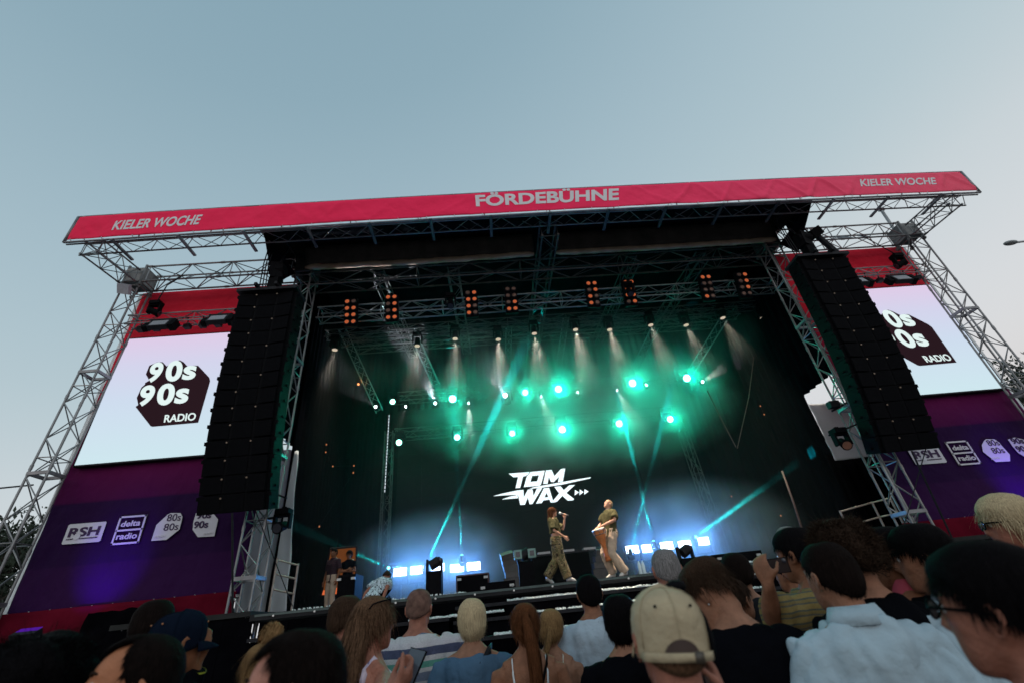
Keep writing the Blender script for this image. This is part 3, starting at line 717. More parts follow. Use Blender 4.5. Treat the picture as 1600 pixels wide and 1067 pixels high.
# ------------------------------------------------------------------ lit trusses inside the stage
truss('light_bar_truss', 'aluminium truss across the stage front that carries the orange blinders', 'truss', (-8.3, .95, 11.72), (8.95, .95, 11.72), .4, .46, ALU, 'lighting trusses in the stage', r=.026, step=.55)
ORB = emat('orange_bulb', (.42, .095, .035), 1.0); ORB2 = mat('dim_bulb', (.22, .12, .09), .3)
def bulbs(name, p, label, R):
    t = thing(name, label, 'stage lamp', p, 'orange eight-bulb blinders'); p = Vector(p); tilt = Matrix.Rotation(.25, 3, 'X')
    MB().box(p+Vector((0, .07, 0)), (.46, .16, 1.06), tilt).build('housing', BLKP, t)
    for j in range(4):
        for i in (-1, 1):
            q = p+tilt @ Vector((i*.115, -.03, (j-1.5)*.26)); lit = R.random() < .68
            cup = MB().tube(q+Vector((0, .03, 0)), q+Vector((0, -.03, 0)), .09, 14, .105).build('bulb_ring', BLKM, t)
            MB().ell(q+Vector((0, -.035, 0)), (.074, .03, .074), 12, 6).build('bulb', ORB if lit else ORB2, cup, True)
R = random.Random(3)
for i, (px, py) in enumerate(((548, 488), (612, 481), (737, 474), (799, 468), (926, 459), (984, 457), (1105, 449), (1162, 445))):
    nm = ['leftmost', 'second from left', 'third from left', 'fourth from left', 'fourth from right', 'third from right', 'second from right', 'rightmost'][i]
    bulbs('blinder', at(px, py, .55), f'black blinder with two columns of orange bulbs, {nm} on the front truss', R)
# tan wash lamps pointing down
TAN = emat('tan_lens', (.62, .50, .38), 1.0)
for i, (px, py) in enumerate(((524, 540), (652, 534), (711, 523), (778, 524), (834, 515), (898, 509), (951, 509), (1015, 502), (1070, 502), (1127, 491), (1189, 491))):
    p = at(px, py, 2.5)
    t = moving_head('wash_lamp', p, f'tan lit wash lamp pointing down from the dark ceiling, number {i+1} from the left', group='tan wash lamps', lens=TAN, s=.9)
    t['label'] = ['leftmost tan wash lamp, above the left end of the front curtain', 'tan wash lamp pointing down left of the second green light', 'tan wash lamp pointing down above the brightest left green light',
                  'tan wash lamp pointing down above the white star light', 'tan wash lamp pointing down just left of the ridge truss', 'tan wash lamp pointing down right of the ridge truss', 'tan wash lamp pointing down between the two tallest light beams',
                  'tan wash lamp pointing down above the right big green light', 'tan wash lamp pointing down above the last green light', 'second tan wash lamp from the right tower', 'tan wash lamp nearest the right inner tower'][i]
    light('SPOT', p+Vector((0, 0, -.25)), (1, .88, .72), 1200, p+Vector((.25*(px-840)/350, -.2, -3)), .05, 34, .8, t)
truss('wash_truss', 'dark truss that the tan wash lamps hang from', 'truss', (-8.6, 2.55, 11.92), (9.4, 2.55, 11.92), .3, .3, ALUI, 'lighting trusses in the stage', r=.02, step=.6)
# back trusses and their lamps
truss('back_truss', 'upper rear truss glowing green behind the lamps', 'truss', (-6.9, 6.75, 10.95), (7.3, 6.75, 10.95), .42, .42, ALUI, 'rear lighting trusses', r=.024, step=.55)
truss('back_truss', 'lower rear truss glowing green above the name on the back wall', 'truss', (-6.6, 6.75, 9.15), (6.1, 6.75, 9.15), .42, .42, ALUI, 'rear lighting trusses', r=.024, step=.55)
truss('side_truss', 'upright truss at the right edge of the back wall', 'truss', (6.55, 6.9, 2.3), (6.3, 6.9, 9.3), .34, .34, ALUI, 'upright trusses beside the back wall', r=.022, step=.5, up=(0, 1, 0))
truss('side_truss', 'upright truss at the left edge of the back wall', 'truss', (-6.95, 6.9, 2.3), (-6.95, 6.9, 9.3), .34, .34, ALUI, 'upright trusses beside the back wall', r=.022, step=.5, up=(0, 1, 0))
GL = emat('green_lens', (.30, 1.0, .72), 14.0)
GLS = emat('small_green_lens', (.35, 1.0, .75), 6.0)
up = ((615, 628, .4), (708, 624, 1.0), (820, 614, .65), (871, 609, 1.1), (985, 600, 1.35), (1069, 592, 1.2))
lo_ = ((625, 691, .5), (715, 683, .55), (800, 677, .6), (877, 671, 1.0), (965, 662, .85), (1044, 655, .7))
wn = ['leftmost', 'second', 'third', 'fourth', 'fifth', 'rightmost']
GREEN = (.0, 1.0, .60)
for row, L_ in (('upper', up), ('lower', lo_)):
    for i, (px, py, k) in enumerate(L_):
        p = at(px, py, 6.3)
        t = moving_head('green_lamp', p, f'{wn[i]} green lamp of the {row} rear truss', group='green rear lamps', rot=(-1.25, 0, 0), s=.8+.5*k, lens=GL if k > .6 else GLS)
        light('SPOT', p+Vector((0, -.34, -.10)), GREEN, 280*k, p+Vector((.2*(i-2.5), -3, -1.6)), .09, 125, 1.0, t)
        light('POINT', p+Vector((0, -.40, -.12)), GREEN, 85*k, None, .09, parent=t)
# white beam lamps (thin bright cones)
WL = emat('white_lens', (.9, .95, 1), 20)
def beam_lamp(p, tgt, label, col, power, angle, blend=.4, lens=WL, s=.55, r=.03, group='white beam lamps', hang=True, soft=None):
    p = Vector(p); t = moving_head('beam_lamp', p, label, group=group, s=s, hang=hang, lens=mat('dark_lens', (.03, .03, .04), .1))
    d = (Vector(tgt)-p).normalized()
    MB().ell(p+d*.16*s, (.06*s+.02,)*3, 12, 8).build('lit_lens', lens, t, True)
    light('SPOT', p+d*(.22*s+.04), col, power, tgt, r, angle, blend, t)
    return t
beam_lamp(at(589, 637, 6.0), at(530, 590, 4.3), 'white lamp at the left end of the upper rear truss throwing light left', (.85, .9, 1), 1300, 36, .15)
beam_lamp(at(681, 632, 6.0), at(664, 590, 4.6), 'white lamp throwing a pale beam up and left, between the first green lights', (.85, .9, 1), 3500, 24, .15)
beam_lamp(at(792, 622, 6.0), at(770, 585, 4.8), 'white star bright lamp in the middle of the upper rear truss', (.8, .85, 1), 300, 40, .2, s=1.2)
beam_lamp(at(902, 616, 6.0), at(915, 540, 5.2), 'white lamp throwing a tall pale beam upward near the stage middle', (1, .88, .76), 6000, 11, .2)
beam_lamp(at(1095, 598, 6.0), at(1180, 545, 5.0), 'white lamp at the right end of the upper rear truss', (1, .95, .9), 900, 30, .3)
for i, (px, py, tx, ty) in enumerate(((635, 633, 600, 720), (732, 627, 735, 740), (845, 617, 880, 720), (963, 608, 1010, 690), (1010, 604, 1000, 500))):
    beam_lamp(at(px, py, 6.0), at(tx, ty, 5), ['faint downward beam lamp beside the leftmost green light', 'faint downward beam lamp right of the second green light', 'faint downward beam lamp between the middle green lights', 'faint downward beam lamp left of the fifth green light', 'faint upward beam lamp right of the fifth green light'][i], (.8, .9, .85), 500, 24, .3, s=.45, group='faint beam lamps')
# teal floor beams
TEAL = (.0, .62, .60)
for i, (px, py, Y, tx, ty, TY, pw, an, lab) in enumerate((
        (665, 884, 5.0, 748, 700, 4.7, 180000, 3.4, 'floor lamp sending the thick teal beam up right of the white panels'),
        (722, 872, 5.0, 712, 690, 5.2, 90000, 2.6, 'floor lamp sending a faint upright teal beam'),
        (610, 888, 5.0, 565, 868, 4.0, 20000, 5, 'floor lamp sending a short teal beam to the left'),
        (1022, 850, 5.0, 983, 690, 5.4, 150000, 2.6, 'floor lamp sending the right-leaning arm of the teal cross'),
        (985, 862, 5.0, 1025, 700, 5.4, 130000, 2.6, 'floor lamp sending the left-leaning arm of the teal cross'),
        (1084, 841, 5.0, 1225, 738, 3.6, 110000, 4.0, 'floor lamp sending the bright teal beam to the right tower'))):
    beam_lamp(at(px, py, Y), at(tx, ty, TY), lab, TEAL, pw, an, .25, lens=emat('teal_lens', (.2, 1, .9), 5), s=.55, r=.035, group='teal beam lamps', hang=False)
# white floor panels
FP = emat('panel_glow', (.75, .85, 1.0), 9)
for i, (px, py) in enumerate(((625, 893), (652, 890), (684, 886), (714, 887), (740, 884), (988, 858), (1013, 856), (1042, 852), (1070, 850), (1098, 845))):
    p = at(px, py, 5.2); t = thing('floor_lamp', f'{["first", "second", "third", "fourth", "fifth"][i % 5]} glowing white floor panel from the left in the {"left" if i < 5 else "right"} row', 'stage lamp', p, 'blue white floor panels')
    MB().box(p+Vector((0, .06, 0)), (.52, .1, .30)).build('housing', BLKM, t)
    MB().box(p+Vector((0, .0, 0)), (.46, .02, .25)).build('lens', FP, t)
    y = MB(); 
    for sx_ in (-1, 1): y.box(p+Vector((sx_*.28, .06, -.15)), (.03, .08, .5))
    y.box((p.x, p.y+.06, (ZS+p.z-.4)/2+.0), (.1, .1, max(.05, p.z-.4-ZS))); y.box((p.x, p.y+.06, p.z-.4), (.6, .1, .04)); y.build('stand', BLKM, t)
    light('AREA', p+Vector((0, -.03, 0)), (.08, .34, 1.0), 60, p+Vector((0, -3, .3)), .1, parent=t)
# ------------------------------------------------------------------ back wall with the name
bw = thing('back_screen', 'dark video wall at the back of the stage with a white artist logo', 'screen', (-.3, 7.9, 2.3))
MB().box((-.15, 7.95, 6.6), (13.4, .14, 8.4)).build('cabinet', BLKP, bw)
LEDD = mat('led_face', (.010, .008, .009), .7, 0, .12, 4, .15, 60, spec=.08)
dp = MB(); 
for i in range(12):
    for j in range(8): dp.box((-6.75+i*1.1+.55, 7.865, 2.7+j*.98+.49), (1.096, .02, .976))
dp = dp.build('display', LEDD, bw)
Z1_ = (8.889, 760, 720)
polys = [
 [(310, 172), (600, 150), (575, 185), (545, 205), (510, 212), (470, 368), (405, 374), (440, 218), (375, 222)],
 [(612, 150), (812, 130), (760, 320), (740, 340), (520, 358), (560, 215)],
 [(825, 128), (905, 120), (945, 205), (1035, 108), (1095, 100), (1062, 280), (992, 290), (1010, 215), (935, 290), (895, 285), (868, 220), (850, 312), (788, 314)],
 [(600, 382), (650, 362), (1300, 245), (1452, 222), (1440, 238), (1330, 262), (1060, 322), (760, 368)],
 [(100, 483), (210, 452), (430, 405), (515, 398), (520, 500), (575, 395), (640, 388), (655, 480), (700, 380), (775, 372), (640, 592), (600, 596), (575, 505), (535, 602), (470, 606), (440, 470), (400, 465), (250, 472)],
 [(215, 530), (330, 490), (432, 470), (438, 512)],
 [(795, 378), (870, 368), (925, 548), (985, 556), (950, 570), (893, 572), (875, 530), (790, 545), (770, 580), (690, 588), (730, 510)],
 [(945, 355), (1030, 348), (1075, 400), (1150, 335), (1228, 330), (1110, 440), (1218, 525), (1200, 542), (1130, 545), (1055, 480), (985, 556), (925, 548), (1010, 445)],
 [(1230, 398), (1285, 432), (1226, 474)], [(1296, 392), (1350, 428), (1292, 470)], [(1362, 388), (1418, 420), (1358, 464)]]
LW = emat('logo_light', (.80, .92, .95), 1.35)
def ear_tri(pts):
    return pts
for k, pl in enumerate(polys):
    o = MB().prism(polypix(Z1_, pl, 7.84), 7.82, 7.85).build('logo_letter', LW, dp)
hole = MB(); hole.prism(polypix(Z1_, [(635, 205), (728, 196), (705, 275), (612, 284)], 7.8), 7.80, 7.819); hole.build('logo_gap', LEDD, dp); hole = MB()
hole.prism(polypix(Z1_, [(835, 440), (860, 495), (808, 500)], 7.8), 7.80, 7.819); hole.build('logo_gap', LEDD, dp)
# white LED strip at left edge of the wall
ls = thing('light_strip', 'upright dashed white light strip left of the dark back wall', 'light strip', at(604, 720, 5.5))
a_, b_ = at(608, 648, 5.5), at(601, 770, 5.5); MB().tube(a_+Vector((0, .05, .1)), Vector((b_.x, b_.y+.05, ZS)), .03, 6).build('pole', BLKM, ls)
q = MB()
for i in range(24): q.tube(a_.lerp(b_, i/24), a_.lerp(b_, (i+.7)/24), .012+.014*noise.noise((i*.7, 0, 0))**2, 6)
q.build('strip', emat('strip_glow', (.85, .9, 1), 1.2), ls)
# light of the logo screen on the haze
# ------------------------------------------------------------------ items on the stage
dj = thing('dj_table', 'long black table with small mixing gear behind the singer', 'table', (-.3, 4.2, ZS))
a_ = at(822, 869, 3.2); b_ = at(920, 857, 3.2); ZT = (a_.z+b_.z)/2
MB().box(((a_.x+b_.x)/2, 3.6, ZT-.02), (b_.x-a_.x, .8, .05)).build('table_top', BLKM, dj)
MB().box(((a_.x+b_.x)/2, 3.22, (ZT+ZS)/2-.03), (b_.x-a_.x-.05, .04, ZT-ZS-.06)).build('front_panel', BLACK, dj)
for i, (dx_, w_, h_, lab) in enumerate(((.1, .10, .22, 'small white bottle at the left end of the mixing table'), (.3, .09, .2, 'second small white bottle on the mixing table'))):
    t = thing('bottle', lab, 'bottle', (a_.x+dx_, 3.5, ZT+.01), 'small bottles on the table')
    MB().rings([[(a_.x+dx_+math.cos(2*PI*k/10)*r_, 3.5+math.sin(2*PI*k/10)*r_, ZT+.01+z) for k in range(10)] for z, r_ in ((0, .035), (.13, .035), (.17, .015), (.2, .015))]).build('body', WHITET, t)
    MB().tube((a_.x+dx_, 3.5, ZT+.21), (a_.x+dx_, 3.5, ZT+.235), .018, 8).build('cap', BLKP, t)
for x0, w_, lab in ((.6, .5, 'flat grey media player on the mixing table'), (1.35, .6, 'grey mixer in the middle of the mixing table'), (2.1, .5, 'flat grey media player near the right table end')):
    t = thing('mixer', lab, 'mixer', (a_.x+x0, 3.5, ZT), 'gear on the mixing table')
    MB().box((a_.x+x0, 3.5, ZT+.05), (w_*.8, .35, .07)).build('body', mat('grey_gear', (.25, .25, .26), .5), t)
    k_ = MB()
    for i in range(6): k_.tube((a_.x+x0-.15+i*.06, 3.4, ZT+.085), (a_.x+x0-.15+i*.06, 3.4, ZT+.11), .014, 8)
    k_.build('knob', BLKP, t)
GB = mat('grey_speaker_box', (.025, .022, .022), .6, 0, .3, 5)
def small_array(px, py, Y, n, lab, s=1):
    p = at(px, py, Y); t = thing('speaker_stack', lab, 'loudspeaker', (p.x, Y, ZS), 'grey speaker stacks on the stage'); z = ZS
    MB().box((p.x, Y, z+.26), (.62, .5, .52)).build('subwoofer', GB, t); z += .52
    for i in range(n):
        a = .12*i; MB().box((p.x+.05*s*i, Y-.03*i, z+.1), (.5-.03*i, .35, .17), Euler((a, .06*s*i, .1)).to_matrix()).build('cabinet', mat('grey_top_box', (.045, .04, .038), .6), t); z += .185
small_array(800, 880, 3.4, 4, 'grey speaker stack left of the mixing table', -1)
small_array(938, 880, 3.4, 3, 'grey speaker stack just behind the drummer')
def bass_box(px0, py0, px1, py1, Y, m, lab, d=.7):
    a = at(px0, py1, Y); b = at(px1, py0, Y); z1 = (at(px0, py0, Y).z+b.z)/2; z0 = ZS+.002
    x0, x1 = a.x, b.x
    t = thing('subwoofer_box', lab, 'loudspeaker', ((x0+x1)/2, Y, z0), 'black boxes at the stage edge')
    MB().box(((x0+x1)/2, Y+d/2, (z0+z1)/2), (x1-x0, d, z1-z0)).build('cabinet', m, t)
    MB().box(((x0+x1)/2, Y-.015, (z0+z1)/2), ((x1-x0)*.9, .03, (z1-z0)*.86)).build('grille', GRILL, t)
    h = MB()
    for sx_ in (-1, 1): h.box(((x0+x1)/2+sx_*(x1-x0)*.4, Y-.05, z1-.1), (.1, .04, .05)); h.tube(((x0+x1)/2+sx_*(x1-x0)*.42, Y-.04, z0+.06), ((x0+x1)/2+sx_*(x1-x0)*.42, Y-.07, z0+.06), .022, 8)
    h.build('handle', STEEL, t)
bass_box(713, 896, 764, 928, .2, mat('maroon_box', (.05, .012, .012), .6), 'dark maroon speaker box at the left stage edge')
bass_box(750, 908, 805, 940, -.85, BLKP, 'black subwoofer box in front of the maroon box')
bass_box(526, 897, 556, 925, -.2, BLKP, 'black speaker box beside the lit doorway at far left')
bass_box(1120, 862, 1190, 890, -.7, BLKP, 'black speaker box at the right stage edge behind the crowd')
for (px, py, Y, lab, hd) in ((679, 905, -.5, 'black moving lamp unit standing before the white light panels', 0), (822, 890, -.6, 'black two eyed lamp stand at the stage edge left of the singer', 1), (1073, 873, -.4, 'black lamp unit at the right stage edge before the light panels', 0)):
    p = at(px, py, Y); z1 = at(px, py-(20 if px < 1000 else 8), Y).z
    t = thing('lamp_unit', lab, 'stage lamp', (p.x, Y, ZS), 'lamp units at the stage edge')
    MB().box((p.x, Y, (ZS+z1)/2-.05), (.36, .36, z1-ZS-.1)).build('case', BLKP, t)
    y_ = MB(); y_.box((p.x-.17, Y, z1+.02), (.05, .14, .3)); y_.box((p.x+.17, Y, z1+.02), (.05, .14, .3)); y_.build('yoke', BLKM, t)
    h = MB(); h.tube((p.x-.1, Y-.05, z1+.02), (p.x+.1, Y-.02, z1+.12), .12, 12); h.build('head', BLKM, t)
    if hd:
        for s_ in (-1, 1):
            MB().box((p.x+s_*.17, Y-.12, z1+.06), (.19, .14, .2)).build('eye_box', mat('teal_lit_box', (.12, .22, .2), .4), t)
            MB().box((p.x+s_*.17, Y-.2, z1+.06), (.10, .02, .11)).build('eye_lens', mat('dark_lens', (.03, .03, .04), .1), t)
    else:
        MB().tube((p.x+.1, Y-.02, z1+.12), (p.x+.14, Y-.0, z1+.14), .09, 12).build('lens', mat('dark_lens', (.03, .03, .04), .1), t)
for i, (px, lab) in enumerate(((1001, 'left one of two clear water bottles at the stage edge'), (1007, 'right one of two clear water bottles at the stage edge'))):
    p = at(px, 893, -.95); t = thing('water_bottle', lab, 'bottle', (p.x, -.95, ZS), 'clear water bottles'); n = 12
    pet = mat('clear_plastic', (.55, .65, .68), .15, 0, .1, 5)
    MB().rings([[(p.x+math.cos(2*PI*k/n)*r_, -.95+math.sin(2*PI*k/n)*r_, ZS+z) for k in range(n)] for z, r_ in ((.0, .035), (.02, .042), (.1, .038), (.18, .042), (.24, .03), (.28, .015), (.30, .015))]).build('body', pet, t, True)
    MB().tube((p.x, -.95, ZS+.30), (p.x, -.95, ZS+.325), .018, 10).build('cap', mat('blue_cap', (.02, .08, .4), .4), t)
# ------------------------------------------------------------------ scaffold rails and side-stage clutter
WOODM = mat('rail_tube', (.30, .24, .21), .6, .2, .3, 6)
sr = thing('scaffold_rail', 'scaffold guard rail beside the left inner tower', 'railing', at(440, 940, .5), 'scaffold rails')
q = MB()
A_ = [at(434, 871, .5), at(466, 880, 1.0)]; Zb = 2.33
for p in A_: q.tube((p.x, p.y, Zb), p, .03, 8)
q.build('post', WOODM, sr); q = MB()
for k in (.02, .35, .7): q.tube(A_[0]-Vector((0, 0, k+.03)), A_[1]-Vector((0, 0, k+.02)), .024, 8)
q.build('rail', WOODM, sr)
sr = thing('scaffold_rail', 'scaffold guard rail beside the right inner tower', 'railing', at(1340, 800, .5), 'scaffold rails')
q = MB(); A_ = [at(1312, 797, 1.4), at(1362, 783, 1.4), at(1390, 776, .9)]
for p in A_: q.tube((p.x, p.y, Zb), p, .028, 8)
q.build('post', WOODM, sr); q = MB()
for k in (.03, .45): q.tube(A_[0]-Vector((0, 0, k)), A_[1]-Vector((0, 0, k)), .024, 8); q.tube(A_[1]-Vector((0, 0, k)), A_[2]-Vector((0, 0, k)), .024, 8)
q.build('rail', WOODM, sr)
# leaning poles / ropes on the right side
for i, (pts, r_, lab, mm) in enumerate((
        ([(1212, 478, 3), (1225, 540, 3), (1240, 600, 3), (1262, 660, 3), (1268, 676, 3)], .035, 'brown rope bundle hanging down beside the right inner tower', 'rope_brown'),
        ([(1105, 610, 4), (1130, 660, 4), (1150, 698, 4)], .018, 'thin brown cable hanging at the right of the green lights', 'rope_brown'),
        ([(1185, 500, 4), (1170, 620, 4), (1152, 700, 4)], .014, 'thin upright cable crossing the dark right curtain', 'rope_brown'),
        ([(1222, 735, 2.5), (1240, 785, 2.5), (1256, 835, 2.5)], .03, 'slanting brown pole behind the crowd at right', 'rope_brown'))):
    q = MB(); q.path([at(*p) for p in pts], r_, 6); tag(q.build('hanging_cable' if i < 3 else 'slanting_pole', mat(mm, (.16, .09, .07), .8), None, True), lab, 'cable' if i < 3 else 'pole')
# right tower clutter: bracket arm with lamp on the inner right tower
p = at(1318, 692, -.2); moving_head('side_lamp', p, 'black lamp on a bracket arm of the right inner tower before the grey tarpaulin', rot=(-.9, .5, 0), s=1.0, group='bracket lamps on the towers', lens=mat('amber_dim_lens', (.22, .1, .07), .3))
q = MB(); q.tube(at(1295, 680, 0), at(1345, 660, 0), .025, 6); q.tube(at(1300, 642, 0), at(1352, 612, 0), .03, 6); q.box(at(1302, 632, 0), (.3, .2, .2)); tag(q.build('bracket_arm', BLKM), 'dark bracket arms clamped to the right inner tower', 'bracket', 'tower bracket arms')
p = at(440, 822, -.1); moving_head('side_lamp', p, 'round dark lamp on a bracket arm of the left inner tower', rot=(-1.2, .3, 0), s=1.0, group='bracket lamps on the towers')
q = MB(); q.tube(at(408, 762, 0), at(448, 778, 0), .025, 6); q.tube(at(404, 812, 0), at(440, 806, 0), .03, 6); tag(q.build('bracket_arm', BLKM), 'dark bracket arms clamped to the left inner tower', 'bracket', 'tower bracket arms')
# orange lit scaffold at far side in the stage left, warm work lights as small dots
q = MB(); D = []
for px, py in ((473, 660), (484, 661), (510, 694), (509, 706), (520, 728), (553, 727), (552, 738), (499, 822), (453, 841)): D.append(at(px, py, 5.0))
for px, py in ((1188, 634), (1194, 647), (1258, 735), (1278, 771), (1220, 805), (1143, 775)): D.append(at(px, py, 5.0))
t = thing('work_light_string', 'scatter of tiny orange work lights on the dark side curtains', 'light string', D[0])
for i, p in enumerate(D):
    MB().ell(p, (.026, .025, .034), 8, 6).build('bulb', emat('tiny_orange', (.8, .26, .10), .7), t, True)
q.path([D[i] for i in range(9)], .004, 4); q.path(D[9:], .004, 4); q.build('wire', BLKM, t)
# lit doorway at far left with orange panel
dw = thing('lit_doorway', 'orange lit doorway panel behind two crew members at far left of the stage', 'doorway', at(528, 890, 2.9))
P = [at(502, 929, 2.9), at(556, 926, 2.9), at(557, 853, 2.9), at(516, 857, 2.9)]
mb = MB(); mb.prism([(p.x, p.z) for p in P], 2.9, 2.95); mb.build('panel', emat('orange_panel_glow', (.15, .045, .012), .8), dw)
P = [at(503, 929, 2.85), at(528, 927, 2.85), at(529, 917, 2.85), at(505, 922, 2.85)]
mb = MB(); mb.prism([(p.x, p.z) for p in P], 2.85, 2.88); mb.build('lit_step', emat('orange_step_glow', (.8, .16, .05), .8), dw)
q = MB(); 
for a, b in (((502, 929), (516, 857)), ((516, 857), (557, 853)), ((557, 853), (556, 926))): q.tube(at(*a, 2.88), at(*b, 2.88), .03, 6)
q.build('frame', BLKM, dw)
q = MB()
for px in (528, 553): q.path([at(px-2, 873, 2.7), at(px, 876, 2.7), at(px-1, 890, 2.7)], .018, 6)
q.build('white_pipe', mat('grey_pipe', (.4, .38, .36), .5), dw)
p = at(560, 600, 5.6); t = thing('work_lamp', 'small orange work lamp at the left stage wall', 'stage lamp', p)
MB().ell(p, (.05, .05, .05), 8, 6).build('bulb', emat('work_orange', (1, .35, .12), 2), t, True); MB().box(p+Vector((0, .08, .04)), (.14, .08, .14)).build('housing', BLKP, t); light('POINT', p+Vector((0, -.12, 0)), (1, .30, .08), 25, None, .08, parent=t)
# stage smoke: thick round the rear lamps and the floor panels, thin elsewhere
sm = MB().box((0, 4.6, 7.4), (17.2, 6.8, 10.2)).build('smoke', BLACK)
m = bpy.data.materials.new('stage_smoke'); m.use_nodes = True; t = m.node_tree; t.nodes.clear()
o = N(t, 'ShaderNodeOutputMaterial'); v = N(t, 'ShaderNodeVolumePrincipled'); v.inputs['Color'].default_value = (.9, .9, .9, 1); v.inputs['Anisotropy'].default_value = .15
c = N(t, 'ShaderNodeTexCoord')
def blob(cx, cy, cz, rx, ry, rz, gain, pw=1.5):
    mp = N(t, 'ShaderNodeMapping'); mp.vector_type = 'POINT'
    mp.inputs['Scale'].default_value = (1/rx, 1/ry, 1/rz); mp.inputs['Location'].default_value = (-cx/rx, -cy/ry, -cz/rz)
    t.links.new(c.outputs['Object'], mp.inputs[0]); g = N(t, 'ShaderNodeTexGradient', gradient_type='SPHERICAL'); t.links.new(mp.outputs[0], g.inputs[0])
    a = N(t, 'ShaderNodeMath', operation='POWER'); a.inputs[1].default_value = pw; t.links.new(g.outputs['Fac'], a.inputs[0])
    b = N(t, 'ShaderNodeMath', operation='MULTIPLY'); b.inputs[1].default_value = gain; t.links.new(a.outputs[0], b.inputs[0]); return b
n = N(t, 'ShaderNodeTexNoise'); n.inputs['Scale'].default_value = .8; n.inputs['Detail'].default_value = 1; t.links.new(c.outputs['Object'], n.inputs['Vector'])
B_ = [blob(1.6, 6.0, 9.7, 8.2, 3.0, 3.5, 1.2), blob(0, 2.6, 10.5, 10.5, 1.5, 1.9, .10, 1), blob(-4.6, 4.8, 3.5, 3.6, 2.2, 2.1, .6), blob(4.6, 4.6, 3.6, 4.4, 2.2, 2.2, .6)]
s = B_[0]
for b in B_[1:]:
    a = N(t, 'ShaderNodeMath', operation='ADD'); t.links.new(s.outputs[0], a.inputs[0]); t.links.new(b.outputs[0], a.inputs[1]); s = a
mr = N(t, 'ShaderNodeMapRange'); mr.inputs[1].default_value = .3; mr.inputs[2].default_value = .7; mr.inputs[3].default_value = .3; mr.inputs[4].default_value = 1.6
t.links.new(n.outputs[0], mr.inputs[0]); a = N(t, 'ShaderNodeMath', operation='MULTIPLY'); t.links.new(s.outputs[0], a.inputs[0]); t.links.new(mr.outputs[0], a.inputs[1])
a2 = N(t, 'ShaderNodeMath', operation='ADD'); a2.inputs[1].default_value = .003; t.links.new(a.outputs[0], a2.inputs[0])
t.links.new(a2.outputs[0], v.inputs['Density']); t.links.new(v.outputs[0], o.inputs['Volume']); sm.data.materials[0] = m
tag(sm, 'stage smoke drifting round the green lamps and floor panels', 'smoke', None, 'stuff')
SC.cycles.volume_step_rate = 2.0; SC.cycles.volume_max_steps = 64
# warm front light on the two performers
for x in (-3.5, 3.0):
    p = Vector((x, .3, 11.4)); t = moving_head('front_spot', p, f'front spotlight on the blinder truss aimed at the performers, {"left" if x < 0 else "right"} one', rot=(-.4, 0, 0), s=.9, group='front spotlights')
    light('SPOT', p+Vector((0, -.3, -.25)), (1, .80, .62), 9000, (-.1, -1.0, 3.2), .1, 16, .5, t)
# footlight reaching the performers from the pit
# ------------------------------------------------------------------ street lamp
p = at(1579, 380, 6)
t = thing('street_lamp', 'oval street lamp head on a thin arm at the right edge', 'street lamp', p)
hd = MB(); hd.ell(p, (.42, .2, .12), 20, 10); hd.build('lamp_head', mat('lamp_shell', (.25, .27, .28), .5), t, True)
MB().ell(p+Vector((-.04, 0, -.06)), (.24, .13, .07), 16, 8).build('lamp_glass', mat('lamp_glass', (.35, .33, .33), .3), t, True)
MB().path([p+Vector((.25, 0, 0)), p+Vector((1.2, .1, .15)), p+Vector((1.9, .1, -.2)), (p.x+2.0, p.y+.1, 0)], .06, 10).build('pole', STEEL, t, True)
# ------------------------------------------------------------------ trees
LEAFM = mat('leaf_green', (.018, .03, .016), .8, 0, .5, 3)
BARK = mat('bark', (.06, .045, .035), .9, 0, .3, 8, .5, 20)
def tree(name, label, base, H_, cr, seed, nleaf=5200, group='trees beyond the stage'):
    R = random.Random(seed); base = Vector(base); t = thing(name, label, 'tree', base, group); w = MB()
    top = base+Vector((0, 0, H_*.75)); w.path([base, base+Vector((.1, 0, H_*.3)), base+Vector((-.1, .1, H_*.55)), top], [.28*H_/9, .2*H_/9, .12*H_/9, .04], 8)
    tips = []
    for i in range(26):
        z = R.uniform(.35, .9); a = R.uniform(0, 2*PI); L = cr*R.uniform(.55, 1.05)*(1.1-.5*abs(z-.6))
        st_ = base+Vector((0, 0, H_*z*.78)); en = st_+Vector((math.cos(a)*L, math.sin(a)*L, R.uniform(.1, .5)*L+H_*.08)); mid = st_.lerp(en, .5)+Vector((0, 0, -.1*L))
        w.path([st_, mid, en], [.07*H_/9, .04*H_/9, .015], 5); tips += [en, mid.lerp(en, .5), en+Vector((R.uniform(-.6, .6), R.uniform(-.6, .6), R.uniform(-.2, .8)))]
        for j in range(3):
            e2 = mid+Vector((R.uniform(-1, 1), R.uniform(-1, 1), R.uniform(-.3, 1)))*L*.45; w.path([mid, e2], [.03, .01], 4); tips.append(e2)
    w.build('trunk', BARK, t, True)
    lf = MB(); per = nleaf//len(tips)
    for c in tips:
        sp = R.uniform(.35, .85)*cr/2.6
        for k in range(per):
            p = c+Vector((R.gauss(0, sp), R.gauss(0, sp), R.gauss(0, sp*.7))); s = R.uniform(.09, .2)
            M_ = Euler((R.uniform(0, 6), R.uniform(0, 6), R.uniform(0, 6))).to_matrix()
            lf.add([p+M_ @ Vector(q)*s for q in ((-1, 0, 0), (0, -.5, .1), (1.2, 0, 0), (0, .5, .1))], [(0, 1, 2, 3)])
    lf.build('crown', LEAFM, t)
def tree_at(px, py_top, Y, cr, seed, lab, **k):
    p = at(px, py_top, Y); tree('leafy_tree', lab, (p.x, Y, 0), p.z-.2, cr, seed, **k)
tree_at(1600, 515, 16, 3.6, 1, 'big dark leafy tree at the right edge behind the outer tower', nleaf=9000)
